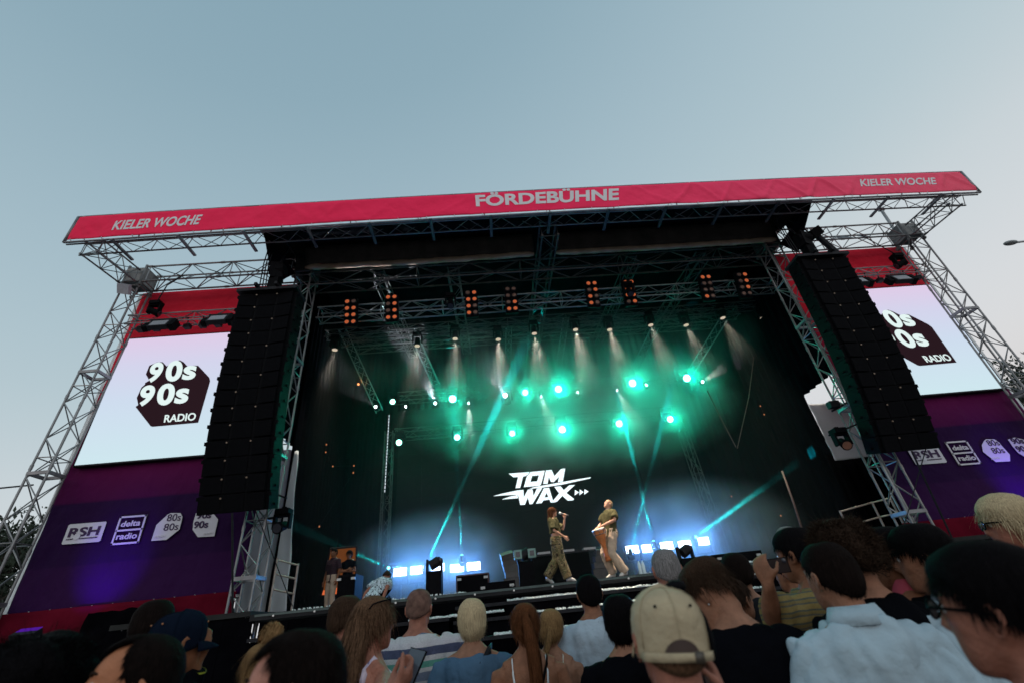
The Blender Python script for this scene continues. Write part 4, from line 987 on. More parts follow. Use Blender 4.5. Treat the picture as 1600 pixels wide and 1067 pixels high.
tree_at(1525, 560, 20, 3.0, 2, 'dark leafy tree seen through the right outer tower', nleaf=6000)
tree_at(50, 752, 14, 1.7, 3, 'dark sprigged tree behind the left outer tower', nleaf=2600)
tree_at(-10, 800, 18, 3.0, 4, 'dark low tree at the far left edge', nleaf=6000)
tree_at(1700, 560, 24, 4.2, 5, 'wide dark tree farthest right beyond the stage', nleaf=6000)
# ------------------------------------------------------------------ people
SKINL = mat('stage_lit_skin', (.52, .27, .18), .6, 0, .1, 22, .1, 90, spec=.2)  # lighter copy of the skin, stage light on the performers put into its colour
SKIN = mat('skin', (.25, .118, .073), .6, 0, .2, 22, .25, 90, spec=.2)
SKINT = mat('tanned_skin', (.205, .088, .049), .6, 0, .2, 22, .25, 90, spec=.2)
SKINP = mat('pink_skin', (.27, .11, .075), .6, 0, .2, 22, .25, 90, spec=.2)
SKIND = mat('warm_dark_skin', (.17, .068, .033), .6, 0, .2, 22, .25, 90, spec=.2)
def hairmat(name, col, var=.45):
    if name in MATS: return MATS[name]
    m = bpy.data.materials.new(name); m.use_nodes = True; t = m.node_tree; t.nodes.clear()
    o = N(t, 'ShaderNodeOutputMaterial'); b = N(t, 'ShaderNodeBsdfPrincipled'); t.links.new(b.outputs[0], o.inputs[0])
    c = N(t, 'ShaderNodeTexCoord'); mp = N(t, 'ShaderNodeMapping'); mp.inputs['Scale'].default_value = (300, 300, 16); t.links.new(c.outputs['Object'], mp.inputs[0])
    n = N(t, 'ShaderNodeTexNoise'); n.inputs['Scale'].default_value = 1; n.inputs['Detail'].default_value = 3; n.inputs['Distortion'].default_value = .6; t.links.new(mp.outputs[0], n.inputs['Vector'])
    r = N(t, 'ShaderNodeValToRGB'); e = r.color_ramp.elements; e[0].position = .34; e[1].position = .66
    e[0].color = (*[x*(1-var) for x in col], 1); e[1].color = (*[min(1, x*(1+var*1.2)) for x in col], 1)
    t.links.new(n.outputs[0], r.inputs[0]); t.links.new(r.outputs[0], b.inputs['Base Color']); b.inputs['Roughness'].default_value = .7; b.inputs['Specular IOR Level'].default_value = .025
    bp = N(t, 'ShaderNodeBump'); bp.inputs['Strength'].default_value = .9; bp.inputs['Distance'].default_value = .006; t.links.new(n.outputs[0], bp.inputs['Height']); t.links.new(bp.outputs[0], b.inputs['Normal'])
    MATS[name] = m; return m
H_DK = hairmat('dark_hair', (.007, .0045, .004)); H_BLK = hairmat('black_hair', (.0035, .003, .0035)); H_BR = hairmat('brown_hair', (.035, .02, .013))
H_DBR = hairmat('dark_brown_hair', (.028, .017, .012)); H_AUB = hairmat('auburn_hair', (.085, .032, .014)); H_BLD = hairmat('blonde_hair', (.40, .31, .19), .3)
H_DBL = hairmat('dark_blonde_hair', (.19, .11, .05)); H_GRY = hairmat('grey_hair', (.16, .15, .15)); H_LBR = hairmat('light_brown_hair', (.10, .055, .033))
def cloth(name, col, var=.06, bump=.5, **k): return mat(name, col, .95, 0, max(var, .10), 5, .9, 13, spec=.02, **k)
C_WHITE = cloth('white_cotton', (.36, .43, .50)); C_WHPOLO = cloth('pale_blue_white_pique', (.33, .42, .48)); C_BLACK = cloth('black_cotton', (.0028, .003, .0045), .2)
C_NAVY = cloth('navy_cotton', (.02, .025, .045)); C_BLUE = cloth('faded_blue_cotton', (.065, .12, .19)); C_DARK = cloth('dark_denim', (.03, .035, .05))
C_KHAKI = cloth('khaki_cotton', (.38, .29, .22)); C_OLIVE = cloth('olive_cotton', (.075, .070, .036)); C_TEALW = cloth('pale_teal_cotton', (.30, .44, .44))
SHOE = mat('shoe_leather', (.05, .045, .04), .6); SHOEW = mat('white_shoe', (.5, .46, .42), .6)
def stripes(name, stops, axis='Z', period=.24, wob=.02, rough=.85):
    m = bpy.data.materials.new(name); m.use_nodes = True; t = m.node_tree; t.nodes.clear()
    o = N(t, 'ShaderNodeOutputMaterial'); b = N(t, 'ShaderNodeBsdfPrincipled'); b.inputs['Roughness'].default_value = rough; b.inputs['Specular IOR Level'].default_value = .15
    c = N(t, 'ShaderNodeTexCoord'); s = N(t, 'ShaderNodeSeparateXYZ'); t.links.new(c.outputs['Object'], s.inputs[0])
    n = N(t, 'ShaderNodeTexNoise'); n.inputs['Scale'].default_value = 5; t.links.new(c.outputs['Object'], n.inputs['Vector'])
    a = N(t, 'ShaderNodeMath', operation='MULTIPLY_ADD'); a.inputs[1].default_value = wob; t.links.new(n.outputs[0], a.inputs[0]); t.links.new(s.outputs[axis], a.inputs[2])
    d = N(t, 'ShaderNodeMath', operation='DIVIDE'); d.inputs[1].default_value = period; t.links.new(a.outputs[0], d.inputs[0])
    f = N(t, 'ShaderNodeMath', operation='FRACT'); t.links.new(d.outputs[0], f.inputs[0])
    r = N(t, 'ShaderNodeValToRGB'); r.color_ramp.interpolation = 'CONSTANT'; e = r.color_ramp.elements
    e[0].position = 0; e[0].color = (*stops[0][1], 1); e[1].position = stops[-1][0]; e[1].color = (*stops[-1][1], 1)
    for p_, c_ in stops[1:-1]: q = e.new(p_); q.color = (*c_, 1)
    t.links.new(f.outputs[0], r.inputs[0])
    n2 = N(t, 'ShaderNodeTexNoise'); n2.inputs['Scale'].default_value = 160; t.links.new(c.outputs['Object'], n2.inputs['Vector'])
    mx = N(t, 'ShaderNodeMix', data_type='RGBA', blend_type='MULTIPLY'); mx.inputs[0].default_value = .55
    t.links.new(r.outputs[0], mx.inputs[6]); t.links.new(n2.outputs[0], mx.inputs[7]); t.links.new(mx.outputs[2], b.inputs['Base Color'])
    n3 = N(t, 'ShaderNodeTexNoise'); n3.inputs['Scale'].default_value = 9; t.links.new(c.outputs['Object'], n3.inputs['Vector'])
    bp = N(t, 'ShaderNodeBump'); bp.inputs['Strength'].default_value = .5; bp.inputs['Distance'].default_value = .02; t.links.new(n3.outputs[0], bp.inputs['Height']); t.links.new(bp.outputs[0], b.inputs['Normal'])
    t.links.new(b.outputs[0], o.inputs[0]); MATS[name] = m; return m
def blotch(name, stops, scale=9, rough=.85, kind='noise', dist=0):
    m = bpy.data.materials.new(name); m.use_nodes = True; t = m.node_tree; t.nodes.clear()
    o = N(t, 'ShaderNodeOutputMaterial'); b = N(t, 'ShaderNodeBsdfPrincipled'); b.inputs['Roughness'].default_value = rough; b.inputs['Specular IOR Level'].default_value = .15
    c = N(t, 'ShaderNodeTexCoord')
    if kind == 'noise': n = N(t, 'ShaderNodeTexNoise'); n.inputs['Detail'].default_value = 2; n.inputs['Distortion'].default_value = dist; src = n.outputs[0]
    else: n = N(t, 'ShaderNodeTexVoronoi'); src = n.outputs['Distance']
    n.inputs['Scale'].default_value = scale; t.links.new(c.outputs['Object'], n.inputs['Vector'])
    r = N(t, 'ShaderNodeValToRGB'); r.color_ramp.interpolation = 'CONSTANT'; e = r.color_ramp.elements
    e[0].position = 0; e[0].color = (*stops[0][1], 1); e[1].position = stops[-1][0]; e[1].color = (*stops[-1][1], 1)
    for p_, c_ in stops[1:-1]: q = e.new(p_); q.color = (*c_, 1)
    t.links.new(src, r.inputs[0]); t.links.new(r.outputs[0], b.inputs['Base Color']); t.links.new(b.outputs[0], o.inputs[0]); MATS[name] = m; return m
def remesh(mb, vox, smooth=6, name='tmp', fold=0, fseed=0, fscale=9):
    """fuse overlapping shapes into one continuous surface"""
    me = bpy.data.meshes.new(name); me.from_pydata([tuple(v) for v in mb.v], [], mb.f); me.update()
    o = bpy.data.objects.new(name, me); COL.objects.link(o)
    md = o.modifiers.new('r', 'REMESH'); md.mode = 'VOXEL'; md.voxel_size = vox
    ms = o.modifiers.new('s', 'SMOOTH'); ms.factor = .5; ms.iterations = smooth
    dg = bpy.context.evaluated_depsgraph_get(); m2 = bpy.data.meshes.new_from_object(o.evaluated_get(dg))
    bpy.data.objects.remove(o); bpy.data.meshes.remove(me)
    if fold:
        n = len(m2.vertices); co = [0.0]*(3*n); m2.vertices.foreach_get('co', co); no = [0.0]*(3*n); m2.vertices.foreach_get('normal', no)
        for i in range(n):
            x, y, z = co[3*i:3*i+3]
            k = noise.noise((x*fscale+fseed, y*fscale, z*fscale*.45))+.6*noise.noise((x*fscale*2.1+z*4, y*fscale*2, z*fscale*.9+fseed))
            k = (abs(k)*1.9-.3)*fold
            co[3*i] += no[3*i]*k; co[3*i+1] += no[3*i+1]*k; co[3*i+2] += no[3*i+2]*k
        m2.vertices.foreach_set('co', co)
    m2.polygons.foreach_set('use_smooth', [True]*len(m2.polygons)); m2.update()
    return m2
def ering(c, rx, ry, n=20, rot=None, sq=2.0):
    r = []
    for i in range(n):
        a = 2*PI*i/n; ca, sa = math.cos(a), math.sin(a)
        p = Vector((math.copysign(abs(ca)**(2/sq), ca)*rx, math.copysign(abs(sa)**(2/sq), sa)*ry, 0))
        if rot is not None: p = rot @ p
        r.append(Vector(c)+p)
    return r
HC = Vector((0, .012, 1.605))     # head centre (local, 1.75 m person), neck joint below
NJ = Vector((0, -.01, 1.505))
def V(*a): return Vector(a)
class Person:
    """local frame: feet at z=0, facing +Y, 1.75 m tall. head turned by hy (left +), tilted by hp (up +), hr"""
    def __init__(s, name, label, headpos=None, feet=None, face=0, hy=0, hp=0, hr=0, skin=SKIN, vox=.0085, stature=None, lean=0, female=False, build=1.0, group=None, cat='person', slim=1.0):
        s.skin = skin; s.vox = vox; s.fem = female; s.bw = build
        s.HR = Euler((math.radians(hp), math.radians(hr), math.radians(hy))).to_matrix()
        s.LR = Matrix.Rotation(math.radians(-lean), 3, 'X')   # lean of the trunk about the hips
        s.hc = s.headx(HC)
        if headpos is not None:
            s.S = headpos[2]/s.hc.z
            R_ = Matrix.Rotation(math.radians(face), 3, 'Z'); off = R_ @ (s.hc*s.S)
            s.loc = Vector((headpos[0]-off.x, headpos[1]-off.y, 0))
        else: s.S = (stature or 1.75)/1.75; s.loc = Vector(feet)
        s.face = math.radians(face); s.kids = []
        s.name = name; s.label = label; s.group = group; s.cat = cat
        s.arms = {}
    def headx(s, p):  # head-local point -> body-local
        q = NJ+s.HR @ (Vector(p)-NJ)
        return s.torx(q)
    def torx(s, q):
        P0 = V(0, 0, .95); return P0+s.LR @ (Vector(q)-P0)
    def finish(s, body):
        o = bpy.data.objects.new(s.name, body); COL.objects.link(o); body.materials.append(s.skin)
        o.location = s.loc; o.rotation_euler = (0, 0, s.face); o.scale = (s.S,)*3
        tag(o, s.label, s.cat, s.group); s.o = o
        for k in s.kids:
            k.parent = o
        return o
    def kid(s, name, me, m, label=None):
        me.materials.clear() if len(me.materials) else None
        for q in (m if isinstance(m, (list, tuple)) else [m]): me.materials.append(q)
        o = bpy.data.objects.new(name, me); COL.objects.link(o); s.kids.append(o)
        if label: o['label'] = label
        return o
    def kmb(s, name, mb, m, smooth=False, label=None):
        me = bpy.data.meshes.new(name); me.from_pydata([tuple(v) for v in mb.v], [], mb.f); me.update()
        if smooth: me.polygons.foreach_set('use_smooth', [True]*len(me.polygons))
        return s.kid(name, me, m, label)
    # ---- body pieces
    def trunk_rings(s, g=0.0, z0=.84, z1=1.50, nk=True):
        b = s.bw; f = s.fem
        T = [(.84, 0, -.012, (.168 if f else .158)*b, .108*b), (.92, 0, -.012, (.172 if f else .16)*b, .112*b), (1.02, 0, -.004, (.142 if f else .152)*b, .10*b), (1.10, 0, .0, (.132 if f else .153)*b, .098*b), (1.20, 0, .004, (.142 if f else .165)*b, .108*b),
             (1.29, 0, .002, (.152 if f else .178)*b, .115*b), (1.36, 0, -.008, (.154 if f else .178)*b, .106*b), (1.40, 0, -.014, (.142 if f else .162)*b, .094*b), (1.435, 0, -.018, .115*b, .078*b), (1.465, 0, -.018, .083*b**.5, .068), (1.49, 0, -.014, .064*b**.5, .06)]
        return [ering(s.torx((cx, cy, z)), rx+g, ry+g, 24, s.LR, 2.4 if z > 1.0 else 2.2) for z, cx, cy, rx, ry in T if z0 <= z <= z1]
    def shoulder(s, sd):
        w = (.168 if s.fem else .192)*s.bw
        return s.torx((sd*w, -.012, 1.372))
    def set_arm(s, sd, elbow, wrist, hand=None, curl=.35, palm=None):
        s.arms[sd] = (Vector(elbow), Vector(wrist), Vector(hand) if hand is not None else None, curl, Vector(palm) if palm is not None else None)
    def arm_pts(s, sd):
        a = s.arms.get(sd)
        S_ = s.shoulder(sd)
        if a is None:
            w = (.22 if s.fem else .25)*s.bw; E = s.torx((sd*(w+.015), -.03, 1.10)); Wr = s.torx((sd*(w+.01), .04, .86)); return S_, E, Wr, None, .35, None
        return (S_,)+a
    def hand(s, mb, Wr, E, d, curl, palm, sd, sc=1.0):
        """palm + four fingers of different length with two bends + thumb"""
        d = (d if d is not None else (Wr-E)).normalized()
        pn = palm.normalized() if palm is not None else V(-sd, 0, 0)
        pn = (pn-d*pn.dot(d)).normalized(); sdv = d.cross(pn).normalized()*(1 if sd > 0 else -1)   # towards thumb side
        c = Wr+d*.045
        Rm = Matrix((sdv, pn, d)).transposed()
        mb.rings([ering(Wr+d*t, wx, wy, 12, Rm, 2.5) for t, wx, wy in ((-.01, .024, .019), (.012, .028, .019), (.04, .038, .018), (.07, .041, .016), (.09, .039, .012))])
        for i, (o_, L) in enumerate(((.029, .070), (.010, .078), (-.010, .073), (-.028, .057))):
            b = Wr+d*.085+sdv*o_; a1 = curl*.8+.05*i; p1 = b+(d*math.cos(a1)+pn*math.sin(a1))*L*.45
            a2 = curl*2.0+.05*i; p2 = p1+(d*math.cos(a2)+pn*math.sin(a2))*L*.32; a3 = curl*2.9; p3 = p2+(d*math.cos(a3)+pn*math.sin(a3))*L*.25
            mb.path([b-d*.02, b, p1, p2, p3], [.0098, .0098, .0092, .0085, .0068], 8)
        b = Wr+d*.025+sdv*.026; t1 = b+(d*.6+sdv*.75+pn*.25).normalized()*.038; t2 = t1+(d*.85+sdv*.25+pn*(.3+curl*.6)).normalized()*.032; t3 = t2+(d*.9+pn*(.2+curl)).normalized()*.024
        mb.path([b-sdv*.012, b, t1, t2, t3], [.012, .013, .0115, .0105, .008], 8)
    def head_mb(s, mb, fine=True):
        H = s.headx; R_ = s.LR @ s.HR
        # skull and face as stacked rings  (z offset from centre, y centre, rx, ry)
        k = .96 if s.fem else 1
        L = [(-.114, .052, .018, .018), (-.106, .048, .032, .034), (-.092, .040, .044, .050), (-.07, .026, .056, .068), (-.04, .012, .064, .083), (-.01, .004, .070, .091), (.02, -.002, .0745, .095), (.05, -.006, .0745, .095), (.072, -.009, .069, .088), (.091, -.010, .056, .072), (.104, -.010, .037, .047), (.110, -.010, .014, .018)]
        mb.rings([ering(H(HC+V(0, y, z)), rx*k, ry*k, 22, R_, 2.25) for z, y, rx, ry in L])
        # neck
        nb = s.torx((0, -.022, 1.44))
        w = .052*(.88 if s.fem else 1.05)*s.bw**.5
        mb.rings([ering(nb, w*1.25, w*1.2, 16, s.LR), ering(s.torx((0, -.020, 1.48)), w*1.03, w*1.05, 16, s.LR), ering(H(V(0, -.012, 1.525)), w, w*1.05, 16, R_), ering(H(V(0, -.012, 1.58)), w*.98, w, 16, R_)])
        [mb.path([nb+s.LR @ V(sd*.13*s.bw, 0, -.035), nb+s.LR @ V(sd*.075, 0, -.002), nb+s.LR @ V(sd*.03, 0, .05)], [.040, .038, .03], 10) for sd in (-1, 1)]
        e = lambda c, r: mb.ell(H(HC+V(*c)), r, 12, 8, R_)
        # nose, brow, lips, chin, cheeks
        mb.path([H(HC+V(0, .083, .028)), H(HC+V(0, .098, .005)), H(HC+V(0, .108, -.022)), H(HC+V(0, .092, -.032))], [.008, .009, .0125, .009], 8)
        e((.011, .093, -.026), (.009, .011, .008)); e((-.011, .093, -.026), (.009, .011, .008))
        e((.030, .076, .034), (.026, .012, .008)); e((-.030, .076, .034), (.026, .012, .008))
        e((0, .086, -.052), (.022, .012, .006)); e((0, .084, -.064), (.019, .012, .0075)); e((0, .072, -.098), (.022, .016, .016))
        e((.042, .055, -.02), (.020, .02, .02)); e((-.042, .055, -.02), (.020, .02, .02))
        for sd in (-1, 1):   # ears: rim, lobe, bowl left open
            c = HC+V(sd*.0755*k, -.008, -.005)
            pts = [(0, .010, -.020), (.004, .014, .000), (.009, .010, .022), (.014, -.006, .030), (.016, -.018, .020), (.014, -.020, .000), (.009, -.012, -.020), (.004, -.002, -.032), (.001, .008, -.028)]
            mb.path([H(c+V(sd*p[0], p[1], p[2])) for p in pts], .0055, 6)
            e((sd*(.0755*k+.003), -.012, -.002), (.006, .014, .022))
    def eyes(s):
        for sd in (-1, 1):
            c = HC+V(sd*.031, .077, .012); e = MB().ell(s.headx(c), (.0125,)*3, 12, 8, s.LR @ s.HR)
            eo = s.kmb('eye', e, mat('eye_white', (.5, .48, .46), .2), True)
            mi = MB().ell(s.headx(c+V(0, .0085, 0)), (.0062, .005, .0062), 10, 6, s.LR @ s.HR)
            io = s.kmb('iris', mi, mat('eye_iris', (.02, .015, .01), .15), True); s.kids.remove(io); io.parent = eo
            mb = MB(); mb.path([s.headx(HC+V(sd*x, y, z)) for x, y, z in ((.014, .092, .034), (.030, .091, .040), (.046, .078, .036))], [.004, .0045, .002], 6)
            s.kmb('eyebrow', mb, H_DBR, True)
    def w2l(s, p):
        return Matrix.Rotation(-s.face, 3, 'Z') @ (Vector(p)-s.loc)/s.S
    def cap(s, m, brim=0, eyelets=True, back_open=True, mdark=None, soft=.0):
        H = s.headx; R_ = s.LR @ s.HR; n = 36; P = []
        L = [(-.028, 1.0), (-.01, 1.02), (.02, 1.03), (.05, 1.02), (.075, .95), (.096, .80), (.110, .58), (.118, .32), (.121, .06)]
        br = Matrix.Rotation(math.radians(brim), 3, 'Z')
        for z, k in L:
            row = []
            for i in range(n):
                a = 2*PI*i/n; up = .03*max(0, math.sin(a)); x = math.cos(a)*.0855*k; y = math.sin(a)*.106*k-.006
                w_ = .0025*noise.noise((x*40, y*40, z*40))+(.0035 if i % 6 == 0 else 0)*-1*(z > .03)
                row.append(H(HC+br @ V(x*(1+w_*8), y*(1+w_*8), z+up*(1 if z < .02 else .4))))
            P.append(row)
        mb = MB(); mb.rings(P, cap=False); mb.add(P[-1], [tuple(range(n))])
        c = s.kmb('cap', mb, m, True); md = c.modifiers.new('t', 'SOLIDIFY'); md.thickness = .003
        def sub(name, b, mm, smooth=True):
            o = s.kmb(name, b, mm, smooth); s.kids.remove(o); o.parent = c; return o
        b = MB(); vs = []
        for j in range(5):
            for i in range(13):
                a = math.radians(25+130*i/12); r = 1.0+.0*j; ext = .068*j/4*math.sin((a-math.radians(15))*180/150)
                vs.append(H(HC+br @ V(math.cos(a)*(.086+ext*.5), math.sin(a)*(.106+ext*1.0)-.006, .004-.02*(j/4)**2-.018*abs(math.cos(a))**2*(j/4))))
        b.add(vs, [(j*13+i, j*13+i+1, (j+1)*13+i+1, (j+1)*13+i) for j in range(4) for i in range(12)]); o = sub('brim', b, m); md = o.modifiers.new('t', 'SOLIDIFY'); md.thickness = .004
        for k_ in range(3):
            b = MB(); ln = []
            for i in range(n//2+1):
                pass
            for jj, (z, k) in enumerate(L[1:]): a = math.radians(60*k_+30+brim); ln.append(H(HC+V(math.cos(a)*.0868*k, math.sin(a)*.1073*k-.006, z+.0012)))
            l2 = []
            for jj, (z, k) in enumerate(L[1:]): a = math.radians(60*k_+210+brim); l2.append(H(HC+V(math.cos(a)*.0868*k, math.sin(a)*.1073*k-.006, z+.0012)))
            b.path(ln+l2[::-1], .0016, 5); sub('seam', b, m)
        b = MB(); b.ell(H(HC+V(0, -.006, .122)), (.008, .008, .004), 8, 5); sub('button', b, m)
        for a in (60, 120, 240, 300) if eyelets else ():
            a = math.radians(a+brim); q = HC+V(math.cos(a)*.0855*.985, math.sin(a)*.106*.985-.006, .078); b = MB(); b.ell(H(q), (.004, .004, .004), 8, 5); sub('eyelet', b, mdark or BLKP)
        if back_open:
            b = MB(); vs = [HC+V(0, -.119, -.02)]
            for i in range(15):
                t_ = PI*i/14; x = math.cos(t_)*.040; z = -.022+math.sin(t_)*.034; a = math.asin(max(-1, min(1, x/.0875))); vs.append(HC+V(x, -.1165*math.cos(a)-.0065, z))
            b.add([H(v) for v in vs], [(0, i, i+1) for i in range(1, 15)]); sub('back_opening', b, s.hairm if hasattr(s, 'hairm') else SKIND)
            b = MB(); q = []
            for i in range(13):
                a = math.radians(270-62+124*i/12); q.append(V(math.cos(a)*.0915, math.sin(a)*.1160-.007, -.032))
            vs = []
            for v in q: vs += [H(HC+v), H(HC+v+V(0, 0, .018))]
            b.add(vs, [(2*i, 2*i+1, 2*i+3, 2*i+2) for i in range(12)]); o = sub('strap', b, m); md = o.modifiers.new('t', 'SOLIDIFY'); md.thickness = .003
            b = MB(); b.box(H(HC+V(.034, -.120, -.023)), (.020, .007, .022), R_); sub('buckle', b, mat('brown_buckle', (.05, .04, .03), .5))
        return c
    def glasses(s, m, up=0, back=0, lens=None, dz=0):
        H = s.headx; fr = MB(); o_ = V(0, back, up+dz)
        for sd in (-1, 1):
            c = V(sd*.033, .108, .012)+o_; pts = [H(HC+c+V(math.cos(t_)*.026, -abs(math.cos(t_))*.004, math.sin(t_)*.019)) for t_ in [2*PI*i/14 for i in range(15)]]
            fr.path(pts, .0025, 6)
            fr.path([H(HC+V(sd*.058, .104, .018)+o_), H(HC+V(sd*.078, .09, .018)+o_), H(HC+V(sd*.083, .02, .012)+o_), H(HC+V(sd*.084, -.01, .006)+o_), H(HC+V(sd*.082, -.03, -.012)+o_)], .0035, 6)
        fr.path([H(HC+V(-.008, .108, .015)+o_), H(HC+V(.008, .108, .015)+o_)], .0025, 6)
        g_ = s.kmb('glasses', fr, m, True)
        for sd in (-1, 1):
            b = MB(); b.ell(H(HC+V(sd*.033, .107, .012)+o_), (.025, .0015, .018), 14, 6, s.LR @ s.HR); o = s.kmb('lens', b, lens or mat('dark_lens', (.03, .03, .04), .1), True); s.kids.remove(o); o.parent = g_
    def body(s, legs=True, sleeves=None):
        mb = MB(); mb.rings(s.trunk_rings()); s.head_mb(mb)
        for sd in (-1, 1):
            S_, E, Wr, hd, curl, palm = s.arm_pts(sd); b = s.bw*(.82 if s.fem else 1)
            mb.path([S_+(s.torx((0, 0, 1.40))-S_)*.35, S_, S_.lerp(E, .35), S_.lerp(E, .7), E, E.lerp(Wr, .3), E.lerp(Wr, .65), Wr], [.056*b, .056*b, .050*b, .046*b, .040*b, .042*b, .035*b, .026*b], 12)
            s.hand(mb, Wr, E, hd, curl, palm, sd)
        if legs: s.legs_mb(mb, 0)
        s.bodymb = mb
        return s.finish(remesh(mb, s.vox, 5, s.name))
    stance = None
    def leg_pts(s, sd):
        if s.stance: return [Vector(p) for p in s.stance[sd]]
        return [V(sd*.085, -.01, .90), V(sd*.095, .01, .49), V(sd*.10, -.03, .09), V(sd*.105, .10, .03)]
    def legs_mb(s, mb, g, feet=True):
        for sd in (-1, 1):
            h, k, a, t = s.leg_pts(sd); b = s.bw
            mb.path([h, h.lerp(k, .4), h.lerp(k, .8), k, k.lerp(a, .35), k.lerp(a, .75), a], [(.088+g)*b, (.078+g)*b, (.060+g)*b, (.055+g)*b, (.056+g)*b, (.042+g)*b, (.036+g*1.4)*b], 12)
            if feet: mb.path([a+V(0, -.02, -.03), a.lerp(t, .5)+V(0, 0, -.0), t], [.04, .038, .028], 8)
    def trousers(s, m, g=.016, flare=0, fold=.006, name='trousers'):
        mb = MB(); mb.rings(s.trunk_rings(g+.004, .84, 1.03))
        for sd in (-1, 1):
            h, k, a, t = s.leg_pts(sd); b = s.bw
            mb.path([h+V(0, 0, .03), h.lerp(k, .4), h.lerp(k, .8), k, k.lerp(a, .35), k.lerp(a, .75), a+(a-k).normalized()*.0], [(.09+g)*b, (.080+g+flare*.3)*b, (.064+g+flare*.6)*b, (.058+g+flare*.8)*b, (.059+g+flare)*b, (.048+g*1.4+flare)*b, (.048+g*1.4+flare)*b], 14)
        return s.kid(name, remesh(mb, .012, 3, name, fold, 3, 8), m)
    def shoes(s, m=SHOE):
        for sd in (-1, 1):
            mb = MB(); h, k, a, t = s.leg_pts(sd); d = (t-a).normalized()
            mb.path([a+V(0, -.03, -.035)-d*.01, a+V(0, 0, -.03), a.lerp(t, .55)+V(0, 0, .002), t+d*.02, t+d*.06], [.046, .05, .045, .042, .026], 10)
            s.kid('shoe', remesh(mb, .012, 3), m)
    def shirt(s, m, g=.014, sleeve=.55, hem=.84, fold=.010, loose=0, name='shirt', neck=1.466, label=None, seed=1, vox=None, sleeveless=False):
        mb = MB(); R_ = s.trunk_rings(g, hem, neck)
        mb.rings(R_)
        for sd in (-1, 1):
            S_, E, Wr, *_ = s.arm_pts(sd); b = s.bw*(.84 if s.fem else 1)
            A = S_+(s.torx((0, 0, 1.40))-S_)*.35
            if sleeveless: continue
            mb.path([A, S_, S_.lerp(E, .3)], [(.058+g*.8)*b, (.060+g*.9)*b, (.057+g+loose*.3)*b], 14)
            if sleeve <= 1: mb.path([S_, S_.lerp(E, sleeve*.5), S_.lerp(E, sleeve)], [(.060+g*.9)*b, (.057+g+loose*.6)*b, (.054+g+loose)*b], 14)
            else: mb.path([S_, S_.lerp(E, .5), E, E.lerp(Wr, (sleeve-1)*.5), E.lerp(Wr, sleeve-1)], [(.060+g*.9)*b, (.055+g)*b, (.048+g)*b, (.045+g)*b, (.036+g)*b], 14)
        return s.kid(name, remesh(mb, vox or max(.009, s.vox), 4, name, fold, seed, 9), m, label)
    def collar(s, m, h=.04, g=.012):
        mb = MB(); n = 28; R1 = []; R2 = []; R3 = []
        for i in range(n):
            a = 2*PI*i/n; x, y = math.cos(a), math.sin(a); fr = max(0, y)**2
            R1.append(s.torx((x*.074, -.018+y*.070, 1.458+h*.95-.06*fr))); R2.append(s.torx((x*.079, -.020+y*.076, 1.460+h-.06*fr))); R3.append(s.torx((x*.104, -.022+y*.100, 1.452-.05*fr)))
        mb.rings([R1, R2, R3], cap=False); o = s.kmb('collar', mb, m, True); md = o.modifiers.new('t', 'SOLIDIFY'); md.thickness = .004; return o
    # ---- hair
    def hair(s, m, kind='short', length=.03, n=1500, seed=1, thick=.012, low=-.055, front=.045, recede=0, tail=None, wid=.0022, vol=0, name='hair', droop=0.0, sidelow=None, part=None, label=None):
        """cap of hair over the skull plus many single strands"""
        R = random.Random(seed); R_ = s.LR @ s.HR; H = s.headx
        k = .96 if s.fem else 1
        def scalp(a, b):
            """a azimuth (0 = +x, 90 = face), b latitude"""
            z = math.sin(b)*.109; c = (1-abs(math.sin(b))**2.6)**(1/2.6)
            return V(math.cos(a)*c*.0765*k, math.sin(a)*c*.097*k-.008, z+.006)
        def hairline(a):
            f = math.sin(a)   # 1 at the face, -1 at the back
            if f > .55: base = front+recede*abs(math.cos(a))*1.2
            elif f > -.2:
                t_ = (f+.2)/.75; sl = low*.3 if sidelow is None else sidelow; base = sl+(front-sl)*t_**2
            else: t_ = (-.2-f)/.8; sl = low*.3 if sidelow is None else sidelow; base = sl+(low-sl)*t_
            return base
        mb = MB(); nu, nv = 40, 14; P = []
        for j in range(nv+1):
            row = []
            for i in range(nu):
                a = 2*PI*i/nu; zl = hairline(a); zl = max(-.10, zl); b0 = math.asin(max(-.95, min(.97, (zl-.006)/.109))) if zl > -.1 else math.asin(-.9)
                b = b0+(PI/2*.985-b0)*(j/nv); p = scalp(a, b); t_ = thick*(min(1, j/3+.25))*(1+.25*noise.noise((p.x*30, p.y*30, p.z*30+seed)))
                if kind in ('curly', 'afro'): t_ += vol*(min(1, j/3+.3))*(1+.5*noise.noise((p.x*22, p.y*22, p.z*22+seed)))
                elif vol: t_ += vol*max(0, math.sin(b))*(1+.3*noise.noise((p.x*20, p.y*20, seed)))
                nrm = V(p.x/.0765**2, p.y/.097**2, p.z/.109**2).normalized(); row.append(H(HC+p+nrm*t_))
            P.append(row)
        mb.rings([[H(HC+scalp(2*PI*i/nu, math.asin(max(-.9, min(.97, (hairline(2*PI*i/nu)-.006)/.109))))*.93) for i in range(nu)]]+P)
        # strands as narrow ribbons
        sb = mb
